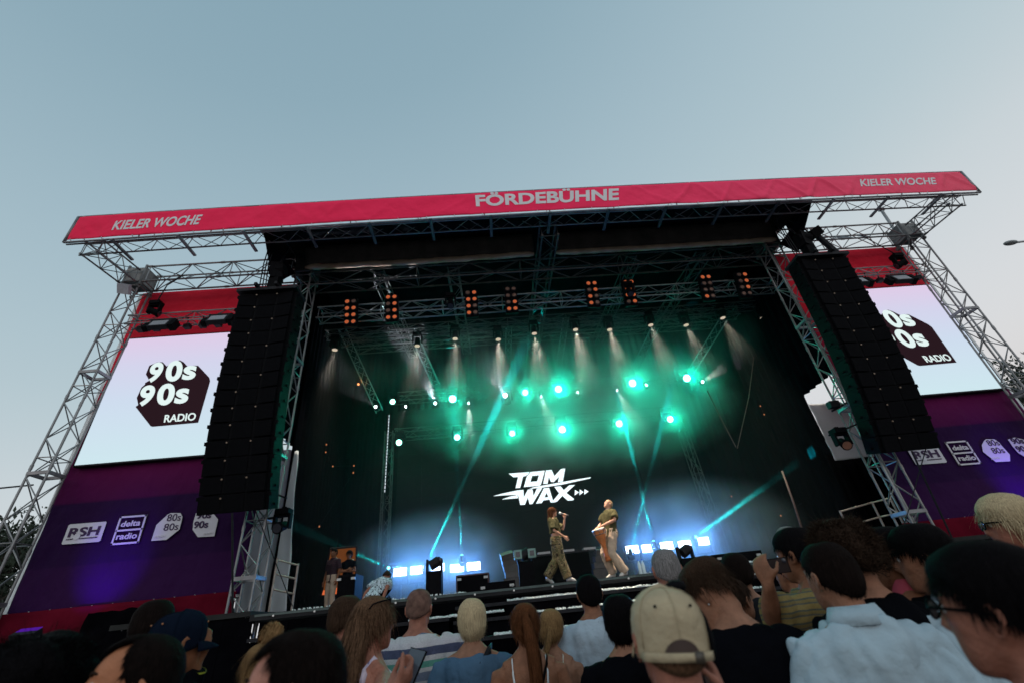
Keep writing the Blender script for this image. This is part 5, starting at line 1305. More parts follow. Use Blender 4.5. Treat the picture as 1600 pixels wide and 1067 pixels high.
        for q in range(n):
            a = R.uniform(0, 2*PI); zl = hairline(a); u = R.random()**.8; z = zl+(.109-zl)*u
            b = math.asin(max(-.95, min(.99, (z-.006)/.109))); p = scalp(a, b); nrm = V(p.x/.0765**2, p.y/.097**2, p.z/.109**2).normalized()
            base = p+nrm*thick*.6; L = length*R.uniform(.6, 1.2)*(1.7 if R.random() < .05 else 1); pts = [base]
            if kind == 'curly' or kind == 'afro':
                d = (nrm+V(R.gauss(0, .5), R.gauss(0, .5), R.gauss(0, .5))).normalized(); base = p+nrm*(thick+vol*.7); pts = [base]; tw = d.cross(nrm+V(.01, 0, 0)).normalized()
                for t_ in range(1, 6):
                    ang = t_*1.3+R.random()*.3; pts.append(base+d*L*t_/5*.6+(tw*math.cos(ang)+nrm*math.sin(ang))*L*.25)
            else:
                dn = V(0, 0, -1); dn = (dn-nrm*dn.dot(nrm)); dn = dn.normalized() if dn.length > .05 else V(R.gauss(0, 1), R.gauss(0, 1), 0).normalized()
                if kind == 'swept': dn = (dn*.5+V(part or .6, .25, 0)*.8+V(R.gauss(0, .2), R.gauss(0, .2), 0)).normalized()
                else: dn = (dn+V(R.gauss(0, .22), R.gauss(0, .22), R.gauss(0, .12))).normalized()
                d = (nrm*(.55-droop*.4)+dn*(.7+droop)).normalized()
                for t_ in range(1, 5):
                    d = (d+dn*.25-nrm*.22).normalized(); pts.append(pts[-1]+d*L/4)
            w = wid*R.uniform(.6, 1.3); side = (pts[-1]-pts[0]).cross(nrm); side = side.normalized() if side.length > 1e-6 else V(1, 0, 0)
            vs = []; m_ = len(pts)
            for i, c in enumerate(pts):
                ww = w*(1-.8*i/(m_-1)); vs += [H(HC+c-side*ww), H(HC+c+side*ww)]
            sb.add(vs, [(2*i, 2*i+1, 2*i+3, 2*i+2) for i in range(m_-1)])
        return s.kmb(name, mb, m, True, label)
    def locks(s, m, roots, n=260, spread=.03, wid=.004, seed=3, name='hair', wave=.01, pinch=None, core=True, label=None):
        """long hair: every path in roots (body-local points) becomes a bundle of strands"""
        R = random.Random(seed); mb = MB()
        for path_, sp in roots:
            path_ = [Vector(p) for p in path_]
            if core: mb.path(path_, [max(.004, x*.72) for x in sp], 12)
            for q in range(n//len(roots)):
                a = R.uniform(0, 2*PI); rr = R.uniform(.55, 1.08); pts = []; ph = R.uniform(0, 6); end = R.uniform(.72, 1.0)
                for i in range(len(path_)):
                    f = i/(len(path_)-1)*end*(len(path_)-1); i0 = min(int(f), len(path_)-2); c = path_[i0].lerp(path_[i0+1], f-i0); r_ = sp[i0]+(sp[i0+1]-sp[i0])*(f-i0)
                    d = (path_[i0+1]-path_[i0]).normalized(); u = d.cross(V(0, 1, .1)).normalized(); w_ = d.cross(u)
                    an = a+.35*math.sin(ph+f*1.1); pts.append(c+(u*math.cos(an)+w_*math.sin(an))*r_*rr*(1+wave*8*math.sin(ph+f*2.4)))
                w = wid*R.uniform(.5, 1.2); vs = []
                for i, c in enumerate(pts):
                    d = (pts[min(i+1, len(pts)-1)]-pts[max(0, i-1)]).normalized(); o_ = c-(path_[min(i, len(path_)-1)]); sdv = d.cross(o_ if o_.length > 1e-5 else V(0, 1, 0)); sdv = sdv.normalized() if sdv.length > 1e-8 else V(1, 0, 0)
                    ww = w*(1-.6*i/(len(pts)-1)); vs += [c-sdv*ww, c+sdv*ww]
                mb.add(vs, [(2*i, 2*i+1, 2*i+3, 2*i+2) for i in range(len(pts)-1)])
        return s.kmb(name, mb, m, True, label)
    def strap(s, pts, w, m, name='strap', t=.004):
        """flat band through body-local points"""
        mb = MB(); pts = [Vector(p) for p in pts]; vs = []
        for i, p in enumerate(pts):
            d = (pts[min(i+1, len(pts)-1)]-pts[max(0, i-1)]).normalized(); nrm = (p-V(0, 0, p.z)); nrm = nrm.normalized() if nrm.length > .01 else V(0, -1, 0)
            sv = d.cross(nrm).normalized()*w/2; vs += [p-sv, p+sv]
        mb.add(vs, [(2*i, 2*i+1, 2*i+3, 2*i+2) for i in range(len(pts)-1)]); o = s.kmb(name, mb, m, True); md = o.modifiers.new('t', 'SOLIDIFY'); md.thickness = t; return o
def hp_(px, py, w, hw=.165): return atz(px, py+.15*w, FPX*hw/w)
# ------------------------------------------------------------------ who stands where
def dressed(P, shirt=None, sh={}, trousers=C_DARK, shoes=SHOE, legs=True, hair=None, hk={}):
    if shirt is not None: P.shirt(shirt, **sh)
    if trousers is not None: P.trousers(trousers)
    P.shoes(shoes)
    if hair is not None: P.hair(hair, **hk)
    return P.body()
G = 'people watching in the crowd'
# --- row nearest the camera, blurred
P = Person('person', 'person with big dark curly hair in the lower left corner', hp_(30, 1098, 118, .19), face=10, group=G, vox=.012, skin=SKIND)
dressed(P, C_BLACK, hair=H_BLK, hk=dict(kind='afro', vol=.048, length=.06, n=4200, wid=.0016, low=-.08, thick=.02))
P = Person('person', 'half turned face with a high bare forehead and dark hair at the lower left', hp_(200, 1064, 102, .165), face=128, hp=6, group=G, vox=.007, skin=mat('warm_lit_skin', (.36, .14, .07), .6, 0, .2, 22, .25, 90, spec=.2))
P.eyes(); dressed(P, C_NAVY, hair=H_DK, hk=dict(length=.025, n=2200, recede=.05, front=.078, low=-.07, seed=5))
P = Person('person', 'close man with receding dark hair turned left, right of the blonde bun', hp_(455, 1068, 122, .165), face=100, group=G, vox=.007, skin=mat('lit_pink_skin', (.42, .19, .14), .6, 0, .2, 22, .25, 90, spec=.2))  # brighter skin tone, the light on this face is put into the colour
P.eyes(); dressed(P, C_BLACK, hair=H_DK, hk=dict(length=.03, n=2600, recede=.03, front=.07, low=-.08, seed=6, thick=.012))
P = Person('person', 'large close man in glasses with black hair at the right edge looking left', hp_(1566, 938, 144, .185), face=28, hp=4, group=G, vox=.0065, skin=SKINP)
P.glasses(BLKP, lens=mat('clear_lens', (.12, .14, .16), .1)); P.eyes()
dressed(P, C_NAVY, hair=H_BLK, hk=dict(length=.038, n=5200, front=.055, low=-.085, sidelow=.0, thick=.016, vol=.014, seed=8, wid=.0014))
# --- man in the beige cap
P = Person('person', 'man in a beige cap with sunglasses on its side and pale teal shirt, front centre', hp_(1046, 986, 120, .182), face=-4, hr=4, group=G, vox=.0065, skin=SKINP, build=1.05)
P.hairm = mat('shadow_hair', (.05, .03, .025), .7)
CAPM = mat('beige_cap_cotton', (.36, .29, .19), .85, 0, .12, 16, .5, 30, spec=.15)
P.set_arm(1, (.30, .10, 1.22), (.13, .115, 1.46), (-.15, .1, 1), .6, (-1, 0, 0))
P.hair(H_LBR, length=.006, n=500, low=-.06, seed=9, thick=.003); P.cap(CAPM)
g_ = MB(); g_.path([P.headx(HC+V(*q)) for q in ((.05, .05, .125), (.078, .02, .09), (.0925, -.01, .05), (.095, -.03, .01), (.09, -.04, -.03))], [.008, .011, .009, .007, .005], 8)
g_.ell(P.headx(HC+V(.055, .055, .125)), (.03, .02, .016), 12, 8); P.kmb('sunglasses', g_, BLKP, True)
P.collar(C_TEALW); dressed(P, stripes('teal_check', [(0, (.36, .52, .52)), (.5, (.42, .58, .58)), (.8, (.22, .34, .36))], period=.012, wob=.002), sh=dict(fold=.008))
# --- right hand group
P = Person('person', 'broad young man in a pale blue white polo shirt seen from behind, short dark hair', hp_(1300, 893, 63, .158), face=-2, hy=10, group=G, vox=.008, skin=SKIN, build=1.0)
P.collar(C_WHPOLO, .05); dressed(P, C_WHPOLO, sh=dict(fold=.017, g=.024, loose=.02, sleeve=.75, neck=1.466), hair=H_DK, hk=dict(length=.014, n=3000, low=-.07, thick=.011, seed=11))
P = Person('person', 'young man in a white ringer polo with dark sleeve stripes, face turned left', hp_(1446, 866, 60, .165), face=26, hy=20, group=G, vox=.008, skin=SKIN)
P.collar(mat('ringer_collar', (.2, .25, .32), .8), .045)
P.eyes(); RG = C_WHPOLO; P.shirt(RG, sleeve=.7, fold=.01)
for sd in (-1, 1):
    S_, E, *_ = P.arm_pts(sd); b = MB(); c0 = S_.lerp(E, .66); c1 = S_.lerp(E, .69); b.tube(c0, c1, .0725, 20, cap=False); c0 = S_.lerp(E, .70); c1 = S_.lerp(E, .715); b.tube(c0, c1, .0725, 20, cap=False); P.kmb('sleeve_stripe', b, mat('dark_stripe', (.05, .02, .03), .8))
P.trousers(C_DARK); P.shoes(); P.hair(H_BLK, length=.04, n=3600, low=-.055, sidelow=-.0, vol=.014, thick=.014, seed=12); P.body()
P = Person('person', 'person in black with dark hair and a pink neck scarf behind the ringer polo man', hp_(1392, 866, 56, .165), face=28, hy=20, group=G, vox=.01, skin=SKINT)
P.hair(H_BLK, length=.035, n=2600, vol=.01, seed=13); sc_ = MB(); sc_.rings([ering(P.torx((0, -.01, 1.455)), .085, .08, 20), ering(P.torx((0, -.01, 1.50)), .072, .068, 20), ering(P.torx((0, -.008, 1.53)), .062, .06, 20)], cap=False); P.kmb('neck_scarf', sc_, mat('pink_scarf', (.45, .06, .10), .8), True); dressed(P, C_BLACK)
P = Person('person', 'person with tousled dark brown hair right behind the pale polo man', hp_(1324, 862, 64, .175), face=5, group=G, vox=.01)
dressed(P, C_BLACK, hair=H_DBR, hk=dict(kind='curly', vol=.022, length=.045, n=3000, seed=14))
P = Person('person', 'man in a yellow and grey striped shirt holding up a phone to film', hp_(1247, 862, 46, .165), face=18, hy=16, group=G, vox=.009, skin=SKINT)
hw = P.w2l(atz(1201, 914, 2.22)); P.set_arm(-1, P.w2l(atz(1206, 965, 2.25)), hw, (.02, .1, 1), .55, (.8, .35, .1))
P.eyes(); dressed(P, stripes('yellow_grey_stripes', [(0, (.30, .22, .08)), (.45, (.12, .12, .10)), (.6, (.24, .18, .07)), (.85, (.10, .11, .09))], period=.045, wob=.03), sh=dict(fold=.014, g=.02, loose=.02, sleeve=.9), hair=H_BLK, hk=dict(length=.03, n=2400, low=-.05, vol=.012, seed=15))
pc = atz(1209, 884, 2.36)
t = thing('smartphone', 'dark phone held up sideways by the striped shirt man', 'phone', pc, 'phones held by the crowd')
R_ = Euler((.1, 0, -.45)).to_matrix(); MB().box(pc, (.145, .008, .072), R_).build('case', BLKP, t); MB().box(pc+R_ @ V(0, -.0055, 0), (.137, .002, .066), R_).build('back_glass', mat('phone_glass', (.03, .02, .02), .15), t); MB().ell(pc+R_ @ V(.055, -.008, .02), (.012, .004, .012), 10, 6).build('camera_lens', mat('dark_lens', (.03, .03, .04), .1), t)
P = Person('person', 'person with pink crochet top mostly hidden in front of the polo man', hp_(1282, 905, 42, .16), face=-10, group=G, vox=.011, female=True)
dressed(P, mat('pink_crochet', (.38, .012, .05), .9, 0, .5, 90, .8, 160), sh=dict(g=.03), hair=H_DK, hk=dict(n=900))
P = Person('person', 'short haired person low behind the raised phone', hp_(1233, 893, 30, .16), face=30, group=G, vox=.011, skin=SKINT)
dressed(P, C_BLACK, hair=H_BLK, hk=dict(length=.015, n=1200))
P = Person('person', 'distant person with grey white hair above the phone filming man', hp_(1233, 843, 21, .17), face=35, group=G, vox=.012)
dressed(P, C_NAVY, hair=H_GRY, hk=dict(length=.04, n=1200, vol=.01))
P = Person('person', 'blonde person with sunglasses and brown top at the upper right of the crowd', hp_(1580, 812, 50, .175), face=55, group=G, vox=.01, skin=SKINP, female=True)
P.glasses(BLKP); P.eyes(); dressed(P, cloth('rust_cotton', (.30, .12, .08)), sh=dict(g=.03), hair=H_BLD, hk=dict(length=.06, n=3000, vol=.016, low=-.09, thick=.018, droop=.5, wid=.0025))
P = Person('person', 'dark haired man in a black floral shirt right of the profile woman', hp_(1153, 892, 37, .16), face=-8, group=G, vox=.01)
FL = blotch('black_floral_print', [(0, (.33, .012, .015)), (.27, (.012, .012, .016))], 7, kind='vor'); dressed(P, FL, sh=dict(g=.02, loose=.02), hair=H_DK, hk=dict(length=.018, n=1800, low=-.06, seed=17))
P = Person('person', 'woman seen in profile looking right behind the man in the black tee', hp_(1153, 932, 44, .175), face=-62, hp=6, group=G, vox=.0065, skin=SKIN, female=True)
P.eyes(); dressed(P, C_BLACK, hair=H_DBR, hk=dict(length=.05, n=2200, droop=.6, low=-.09, sidelow=.02, seed=18))
P = Person('person', 'man in a black tee with tousled brown hair and an earring looking down', hp_(1112, 922, 62, .168), face=-2, hy=42, hp=-22, lean=8, group=G, vox=.0068, skin=SKIN, build=1.05)
P.eyes(); er = MB(); er.ell(P.headx(HC+V(.078, -.004, -.04)), (.004,)*3, 8, 6); P.kmb('earring', er, STEEL, True)
er = MB(); er.ell(P.headx(HC+V(-.078, -.004, -.04)), (.004,)*3, 8, 6); P.kmb('earring', er, STEEL, True)
dressed(P, C_BLACK, sh=dict(g=.022, loose=.02, sleeve=.7), hair=H_BR, hk=dict(length=.055, n=4600, front=.05, low=-.02, sidelow=.03, vol=.022, seed=19, wid=.0016))
P = Person('person', 'grey haired man in a white collared shirt near the stage right of the drummer', hp_(1042, 886, 37, .158), face=-4, group=G, vox=.01, skin=SKINP)
P.collar(C_WHITE); dressed(P, C_WHITE, sh=dict(g=.018), hair=H_GRY, hk=dict(length=.01, n=1800, low=-.06, thick=.006))
P = Person('person', 'black haired person in a black tee with one ear showing, left of the beige cap', hp_(972, 966, 50, .17), face=-24, group=G, vox=.008)
dressed(P, C_BLACK, sh=dict(g=.016), hair=H_BLK, hk=dict(length=.05, n=3600, low=-.105, sidelow=-.02, vol=.012, thick=.018, droop=.4, seed=20))
P = Person('person', 'man in a pale white T-shirt with short dark hair in front of the stage middle', hp_(921, 924, 33, .155), face=0, group=G, vox=.01, skin=SKINT)
dressed(P, C_WHITE, sh=dict(g=.02, loose=.02, sleeve=.8), hair=H_BLK, hk=dict(length=.012, n=2000, low=-.07, seed=21))
# --- women in the middle
P = Person('person', 'woman with pinned up braided hair in a cream floral dress', hp_(861, 978, 38, .165), face=-12, hp=0, hr=8, group=G, vox=.009, female=True)
P.hair(H_DBL, length=.05, n=2200, droop=.6, low=-.075, thick=.016, seed=22)
P.locks(H_DBL, [([P.headx(HC+V(.01, -.10, .02)), P.headx(HC+V(.0, -.12, -.05)), P.torx((-.03, -.12, 1.46)), P.torx((-.05, -.13, 1.36))], [.02, .024, .018, .008])], n=160)
for k_, q in enumerate(((-.03, -.085, .06), (.0, -.105, .03), (.03, -.10, .0))):
    b = MB(); b.ell(P.headx(HC+V(*q)), (.009,)*3, 10, 6); P.kmb('hair_pin', b, mat('pearl_pin', (.6, .6, .58), .2), True)
FD = blotch('cream_floral_print', [(0, (.30, .05, .03)), (.36, (.10, .06, .05)), (.44, (.48, .44, .38)), (.58, (.42, .36, .30)), (.66, (.32, .08, .04))], 16, dist=1.2)
for sd in (-1, 1): P.strap([P.torx((sd*.085, -.105, 1.33)), P.torx((sd*.09, -.095, 1.40)), P.torx((sd*.088, -.06, 1.455)), P.torx((sd*.085, .02, 1.455)), P.torx((sd*.085, .10, 1.36))], .022, FD)
dressed(P, FD, sh=dict(neck=1.31, hem=.5 if False else .84, sleeveless=True, g=.012))
P = Person('person', 'woman with a long auburn ponytail and bare back under thin white straps', hp_(821, 972, 43, .165), face=0, group=G, vox=.008, female=True, skin=SKINT, build=1.08)
P.hair(H_DBL if False else H_AUB, length=.06, n=2600, droop=.5, low=-.07, thick=.013, seed=23)
P.locks(H_AUB, [([P.headx(HC+V(.0, -.085, .06)), P.headx(HC+V(.005, -.125, .045)), P.headx(HC+V(.012, -.135, -.03)), P.torx((.03, -.14, 1.46)), P.torx((.03, -.15, 1.33)), P.torx((.015, -.15, 1.2)), P.torx((.02, -.14, 1.08))], [.018, .026, .034, .038, .034, .026, .008])], n=520, spread=.03, wave=.012)
b = MB(); b.rings([ering(P.headx(HC+V(.002, -.11, .055)), .024, .018, 14), ering(P.headx(HC+V(.002, -.115, .045)), .025, .019, 14)]); P.kmb('hair_tie', b, BLKP, True)
for sd in (-1, 1): P.strap([P.torx((sd*.075, -.128, 1.16)), P.torx((sd*.088, -.122, 1.28)), P.torx((sd*.10, -.108, 1.38)), P.torx((sd*.10, -.065, 1.455)), P.torx((sd*.10, .03, 1.45)), P.torx((sd*.09, .11, 1.34))], .011, WHITET)
P.strap([P.torx((-.12, -.125, 1.05)), P.torx((0, -.137, 1.22)), P.torx((.06, -.13, 1.33)), P.torx((.10, -.10, 1.42)), P.torx((.11, -.05, 1.46))], .016, BLKP, 'bag_strap')
dressed(P, C_WHITE, sh=dict(neck=1.14, sleeveless=True, g=.008))
P = Person('person', 'woman with short blonde hair in a faded blue top with a wide black bag strap', hp_(738, 967, 41, .17), face=-3, group=G, vox=.008, female=True, build=1.12)
P.strap([P.torx((-.19, -.125, 1.02)), P.torx((-.10, -.14, 1.16)), P.torx((0, -.148, 1.30)), P.torx((.07, -.14, 1.39)), P.torx((.11, -.09, 1.455)), P.torx((.12, -.0, 1.47)), P.torx((.10, .1, 1.4))], .045, BLKM, 'bag_strap', .006)
dressed(P, C_BLUE, sh=dict(g=.018, loose=.02, sleeve=.9, neck=1.46), hair=H_BLD, hk=dict(length=.045, n=4600, droop=.9, low=-.085, sidelow=-.05, thick=.018, vol=.010, seed=24, wid=.0026))
P = Person('person', 'balding man in a pale jumper with pink, green and navy stripes', hp_(655, 947, 34, .155), face=2, hy=-8, group=G, vox=.008, skin=SKINP, build=1.15)
ST = stripes('wide_jumper_stripes', [(0, (.60, .58, .60)), (.10, (.16, .20, .28)), (.24, (.62, .60, .62)), (.31, (.52, .12, .20)), (.38, (.60, .56, .58)), (.46, (.20, .23, .32)), (.58, (.62, .60, .62)), (.64, (.12, .34, .28)), (.73, (.60, .58, .60)), (.80, (.08, .09, .16)), (.92, (.60, .56, .60))], period=.36, wob=.02)
dressed(P, ST, sh=dict(g=.022, loose=.02, sleeve=1.7, neck=1.466), hair=mat('cropped_grey_hair', (.115, .065, .052), .7, 0, .35, 30, spec=.05), hk=dict(length=.006, n=1600, front=.06, low=-.05, thick=.007, recede=.01, seed=25))
P = Person('person', 'woman with long light brown hair and sunglasses on her head looking at a phone', hp_(583, 968, 52, .175), face=-48, hp=4, group=G, vox=.0075, female=True, skin=SKINP)
P.hair(H_LBR, length=.09, n=3000, droop=.8, low=-.09, sidelow=.0, thick=.017, seed=26)
P.locks(H_LBR, [([P.headx(HC+V(-.05, -.07, .03)), P.headx(HC+V(-.06, -.085, -.06)), P.torx((-.07, -.11, 1.44)), P.torx((-.08, -.13, 1.30)), P.torx((-.07, -.13, 1.12))], [.03, .05, .055, .055, .02]),
                ([P.headx(HC+V(.03, -.09, .04)), P.headx(HC+V(.04, -.10, -.06)), P.torx((.05, -.12, 1.44)), P.torx((.06, -.13, 1.30)), P.torx((.05, -.13, 1.14))], [.03, .05, .055, .05, .02]),
                ([P.headx(HC+V(-.01, -.10, .03)), P.headx(HC+V(0, -.115, -.06)), P.torx((0, -.14, 1.42)), P.torx((0, -.15, 1.28)), P.torx((0, -.145, 1.08))], [.03, .045, .05, .05, .02])], n=1300, wid=.003)
P.glasses(BLKP, up=.085, back=-.035)
ph = atz(641, 1046, 1.75); pl_ = P.w2l(ph)
P.set_arm(1, pl_+V(.16, -.22, -.14), pl_+V(.035, -.09, -.05), (-.1, .8, .45), .7, (-.6, .2, .6)); P.set_arm(-1, pl_+V(-.30, -.20, -.12), pl_+V(-.075, -.06, -.06), (.5, .7, .35), .7, (.5, -.1, .7))
P.eyes(); LT = blotch('lilac_print', [(0, (.50, .42, .50)), (.5, (.40, .34, .44)), (.6, (.14, .12, .2))], 20)
for sd in (-1, 1): P.strap([P.torx((sd*.10, -.12, 1.30)), P.torx((sd*.105, -.09, 1.41)), P.torx((sd*.10, -.04, 1.46)), P.torx((sd*.10, .10, 1.36))], .04, LT)
dressed(P, LT, sh=dict(neck=1.36, sleeveless=True, g=.010))
t = thing('smartphone', 'phone held low in both hands by the long haired woman', 'phone', ph, 'phones held by the crowd'); R_ = Euler((-.55, .25, -.35)).to_matrix()
MB().box(ph, (.074, .009, .150), R_).build('case', BLKP, t); MB().box(ph+R_ @ V(0, -.0058, 0), (.068, .002, .142), R_).build('display', mat('dim_phone_display', (.06, .07, .09), .1), t)
P = Person('person', 'man in a white shirt with black print behind the long haired woman', hp_(541, 962, 42, .165), face=-30, group=G, vox=.009, skin=SKINP)
dressed(P, blotch('white_black_print', [(0, (.03, .03, .035)), (.40, (.56, .60, .62)), (.62, (.05, .05, .06))], 24, dist=.8), sh=dict(g=.02), hair=H_BR, hk=dict(length=.022, n=2000, low=-.06, seed=27))
# --- left group
P = Person('person', 'dark blonde woman with a messy bun low on the left', hp_(410, 1044, 62, .175), face=20, hr=-10, group=G, vox=.008, female=True)
P.hair(H_DBL, length=.06, n=3200, droop=.4, low=-.08, thick=.016, seed=28)
P.locks(H_DBL, [([P.headx(HC+V(.02, -.03, .11)), P.headx(HC+V(.05, -.05, .15)), P.headx(HC+V(.06, -.02, .175)), P.headx(HC+V(.02, .0, .17)), P.headx(HC+V(.0, -.03, .14))], [.028, .036, .036, .034, .026])], n=420, wave=.02)
P.locks(H_DBL, [([P.headx(HC+V(-.04, -.08, .02)), P.headx(HC+V(-.06, -.10, -.05)), P.torx((-.07, -.12, 1.44)), P.torx((-.07, -.13, 1.3))], [.02, .03, .03, .01])], n=200)
dressed(P, C_BLACK)
P = Person('person', 'person in a navy cap and black sleeves with yellow stripes, hand raised to the face', hp_(276, 998, 66, .18), face=-32, group=G, vox=.008, skin=SKIND)
P.hairm = SKIND; P.hair(H_BLK, length=.006, n=900, low=-.08, thick=.003); P.cap(mat('navy_cap_cotton', (.004, .007, .015), .95, 0, .15, 12, .4, 30, spec=.02), mdark=mat('copper_eyelet', (.35, .14, .06), .4, .5), back_open=False)
P.set_arm(1, P.w2l(atz(285, 1085, 1.9)), P.w2l(atz(306, 1035, 1.95)), (.05, .05, 1), .5, (-.7, .2, 0))
for k_ in (.45, .75):
    S_, E, Wr, *_ = P.arm_pts(1); b = MB(); b.tube(E.lerp(Wr, k_), E.lerp(Wr, k_+.06), .052, 18, cap=False); P.kmb('sleeve_stripe', b, mat('yellow_stripe', (.30, .34, .03), .7))
P.eyes(); dressed(P, C_BLACK, sh=dict(sleeve=1.85, g=.014))
P = Person('person', 'man with short brown hair half hidden behind the navy cap', hp_(238, 972, 44, .165), face=-10, group=G, vox=.011, skin=SKINT)
dressed(P, C_WHITE, hair=H_DK, hk=dict(length=.015, n=1400))
# ------------------------------------------------------------------ on the stage
OS = 'people on the stage'
CAMO = blotch('camouflage_cotton', [(0, (.03, .02, .012)), (.38, (.17, .115, .055)), (.46, (.06, .065, .028)), (.54, (.25, .18, .10)), (.61, (.03, .025, .017))], 13, dist=.8)
f_ = at(878, 911, -.95)
P = Person('person', 'singer in olive shirt and camouflage trousers holding a microphone to her mouth', feet=(f_.x, -.95, ZS), stature=1.70, face=-86, hp=8, group=OS, vox=.008, female=True, skin=SKINL)
P.stance = {1: [V(.08, 0, .90), V(.10, .04, .50), V(.10, .14, .09), V(.11, .27, .03)], -1: [V(-.08, -.01, .90), V(-.09, -.04, .50), V(-.09, -.32, .16), V(-.09, -.22, .05)]}
P.set_arm(1, (.21, -.06, 1.14), (.16, .18, .99), (0, .6, -.6), .4, (-1, 0, 0)); P.set_arm(-1, (-.12, .24, 1.20), (-.035, .30, 1.44), (.15, .25, .9), .9, (.6, -.5, 0))
mc = P.headx(HC+V(0, .15, -.055))
P.hair(H_AUB, length=.09, n=1800, droop=.8, low=-.09, thick=.015, sidelow=.0); P.locks(hairmat('chestnut_hair', (.10, .04, .02)), [([P.headx(HC+V(.045, -.05, .03)), P.headx(HC+V(.06, -.05, -.06)), P.torx((.08, -.06, 1.44)), P.torx((.085, -.04, 1.30))], [.03, .04, .035, .012]), ([P.headx(HC+V(-.03, -.08, .03)), P.headx(HC+V(-.03, -.09, -.07)), P.torx((-.02, -.11, 1.42)), P.torx((-.0, -.12, 1.28))], [.03, .045, .045, .012])], n=420)
P.eyes(); P.shirt(C_OLIVE, g=.028, loose=.035, sleeve=.85, hem=1.10, fold=.016); P.trousers(CAMO, g=.022, flare=.03, fold=.012); P.shoes(mat('silver_shoe', (.35, .33, .32), .4))
o = P.body()
Ms = Matrix.Translation(P.loc) @ Matrix.Rotation(P.face, 4, 'Z') @ Matrix.Scale(P.S, 4)
hw = P.arms[-1][1]; md_ = (hw+V(.02, .03, .085)-mc).normalized(); a_ = Ms @ (mc+V(0, .02, 0)); b_ = Ms @ (mc+md_*.26)
t = thing('microphone', 'black handheld microphone the singer holds to her mouth', 'microphone', a_); MB().tube(a_.lerp(b_, .15), b_, .024, 12, .016).build('handle', mat('grey_mic_body', (.06, .06, .07), .4), t); MB().ell(a_.lerp(b_, .08), (.034,)*3, 12, 8).build('grille', STEEL, t, True)
f_ = at(967, 902, -.95)
P = Person('person', 'drummer in olive shirt and beige trousers leaning back with a hand drum', feet=(f_.x, -.95, ZS), stature=1.78, face=118, hp=24, hy=-8, lean=-7, group=OS, vox=.008, skin=SKINL)
P.stance = {1: [V(.08, 0, .90), V(.12, .20, .52), V(.14, .02, .09), V(.18, .14, .03)], -1: [V(-.08, 0, .90), V(-.10, .16, .50), V(-.13, -.10, .09), V(-.14, .03, .03)]}
P.set_arm(1, (.27, .0, 1.20), (.10, .26, 1.08), (-.3, .9, -.2), .3, (0, 0, -1)); P.set_arm(-1, (-.27, .02, 1.18), (-.10, .30, 1.08), (.3, .9, -.2), .3, (0, 0, -1))
P.eyes(); P.shirt(C_OLIVE, g=.024, loose=.02, sleeve=.75, hem=.84, fold=.014); P.collar(C_OLIVE); P.trousers(C_KHAKI, g=.022, flare=.02, fold=.012); P.shoes(SHOEW); P.hair(hairmat('cropped_blond_hair', (.30, .20, .12)), length=.006, n=900, thick=.003, low=-.05, front=.07)
P.body()
Ms = Matrix.Translation(P.loc) @ Matrix.Rotation(P.face, 4, 'Z') @ Matrix.Scale(P.S, 4)
A_ = V(-.02, .36, 1.03); B_ = V(-.01, .20, .33); ax = (B_-A_).normalized(); Rm = ax.to_track_quat('Z', 'Y').to_matrix()
t = thing('hand_drum', 'orange brown goblet drum slung in front of the drummer', 'drum', Ms @ A_)
prof = [(0, .145), (.04, .147), (.12, .135), (.22, .105), (.32, .068), (.38, .05), (.44, .05), (.58, .062), (.70, .085)]
def wr(rs): return [[Ms @ p for p in r] for r in rs]
mb = MB(); mb.rings(wr([ering(A_+ax*t_, r_, r_, 24, Rm) for t_, r_ in prof])); mb.build('shell', mat('orange_wood', (.42, .13, .04), .3, 0, .3, 6), t, True)
mb = MB(); mb.rings(wr([ering(A_-ax*.012, .135, .135, 24, Rm), ering(A_+ax*.004, .150, .150, 24, Rm)])); mb.build('drum_skin', mat('drum_hide', (.6, .52, .42), .6), t)
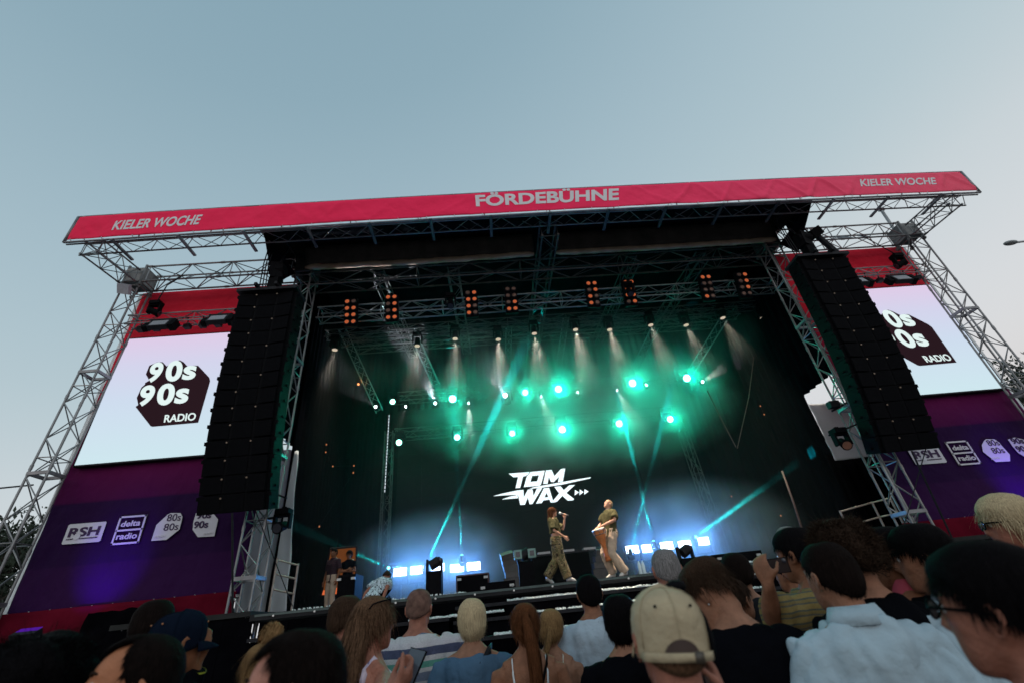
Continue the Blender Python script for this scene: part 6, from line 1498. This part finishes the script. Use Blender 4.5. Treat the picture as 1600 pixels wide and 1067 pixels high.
mb = MB(); mb.rings(wr([ering(A_+ax*.006, .156, .156, 24, Rm), ering(A_+ax*.03, .158, .158, 24, Rm)])); mb.rings(wr([ering(A_+ax*.11, .144, .144, 24, Rm), ering(A_+ax*.125, .142, .142, 24, Rm)]))
for i in range(8):
    a = 2*PI*i/8; u = Rm @ V(math.cos(a), math.sin(a), 0); mb.tube(Ms @ (A_+ax*.02+u*.160), Ms @ (A_+ax*.12+u*.147), .007, 6)
mb.build('rim_hoop', mat('chrome_hoop', (.5, .5, .5), .2, .9), t)
# crew members
f_ = at(516, 925, 2.6)
P = Person('person', 'crew member in dark plaid shirt and beige shorts standing before the orange doorway', feet=(f_.x, 2.6, ZS), stature=1.80, face=150, group=OS, vox=.012, skin=SKIND)
P.shirt(stripes('dark_plaid', [(0, (.05, .02, .03)), (.5, (.02, .015, .025))], period=.05), sleeve=.8); P.trousers(C_KHAKI); P.hair(H_BLK, n=500); P.shoes(); P.eyes(); P.body()
f_ = at(541, 924, 2.6)
P = Person('person', 'crew member in black with crossed arms before the orange doorway', feet=(f_.x, 2.6, ZS), stature=1.70, face=175, group=OS, vox=.011, skin=SKIND, female=True)
P.set_arm(1, (.24, .06, 1.14), (-.06, .19, 1.16), (-1, .1, .1), .3, (0, -1, 0)); P.set_arm(-1, (-.24, .06, 1.12), (.05, .21, 1.12), (1, .1, .1), .3, (0, -1, 0))
P.hair(H_BLK, length=.09, n=900, droop=.8, low=-.09, thick=.02); dressed(P, C_BLACK, trousers=C_BLACK)
f_ = at(583, 938, -.6)
P = Person('person', 'crew member bent forward in a white and black patterned shirt at the left stage edge', feet=(f_.x, -.6, ZS-.84), stature=1.80, face=-20, lean=48, group=OS, vox=.011, skin=SKINP)
P.stance = {1: [V(.085, -.0, .92), V(.17, .34, 1.12), V(.13, .08, .90), V(.14, .20, .86)], -1: [V(-.085, 0, .92), V(-.17, .34, 1.12), V(-.13, .08, .90), V(-.14, .20, .86)]}
P.hair(H_DBR, n=900); dressed(P, blotch('white_black_pattern', [(0, (.03, .03, .035)), (.42, (.50, .60, .66)), (.58, (.06, .06, .07))], 22, dist=1), sh=dict(g=.03, loose=.02), trousers=C_BLACK)
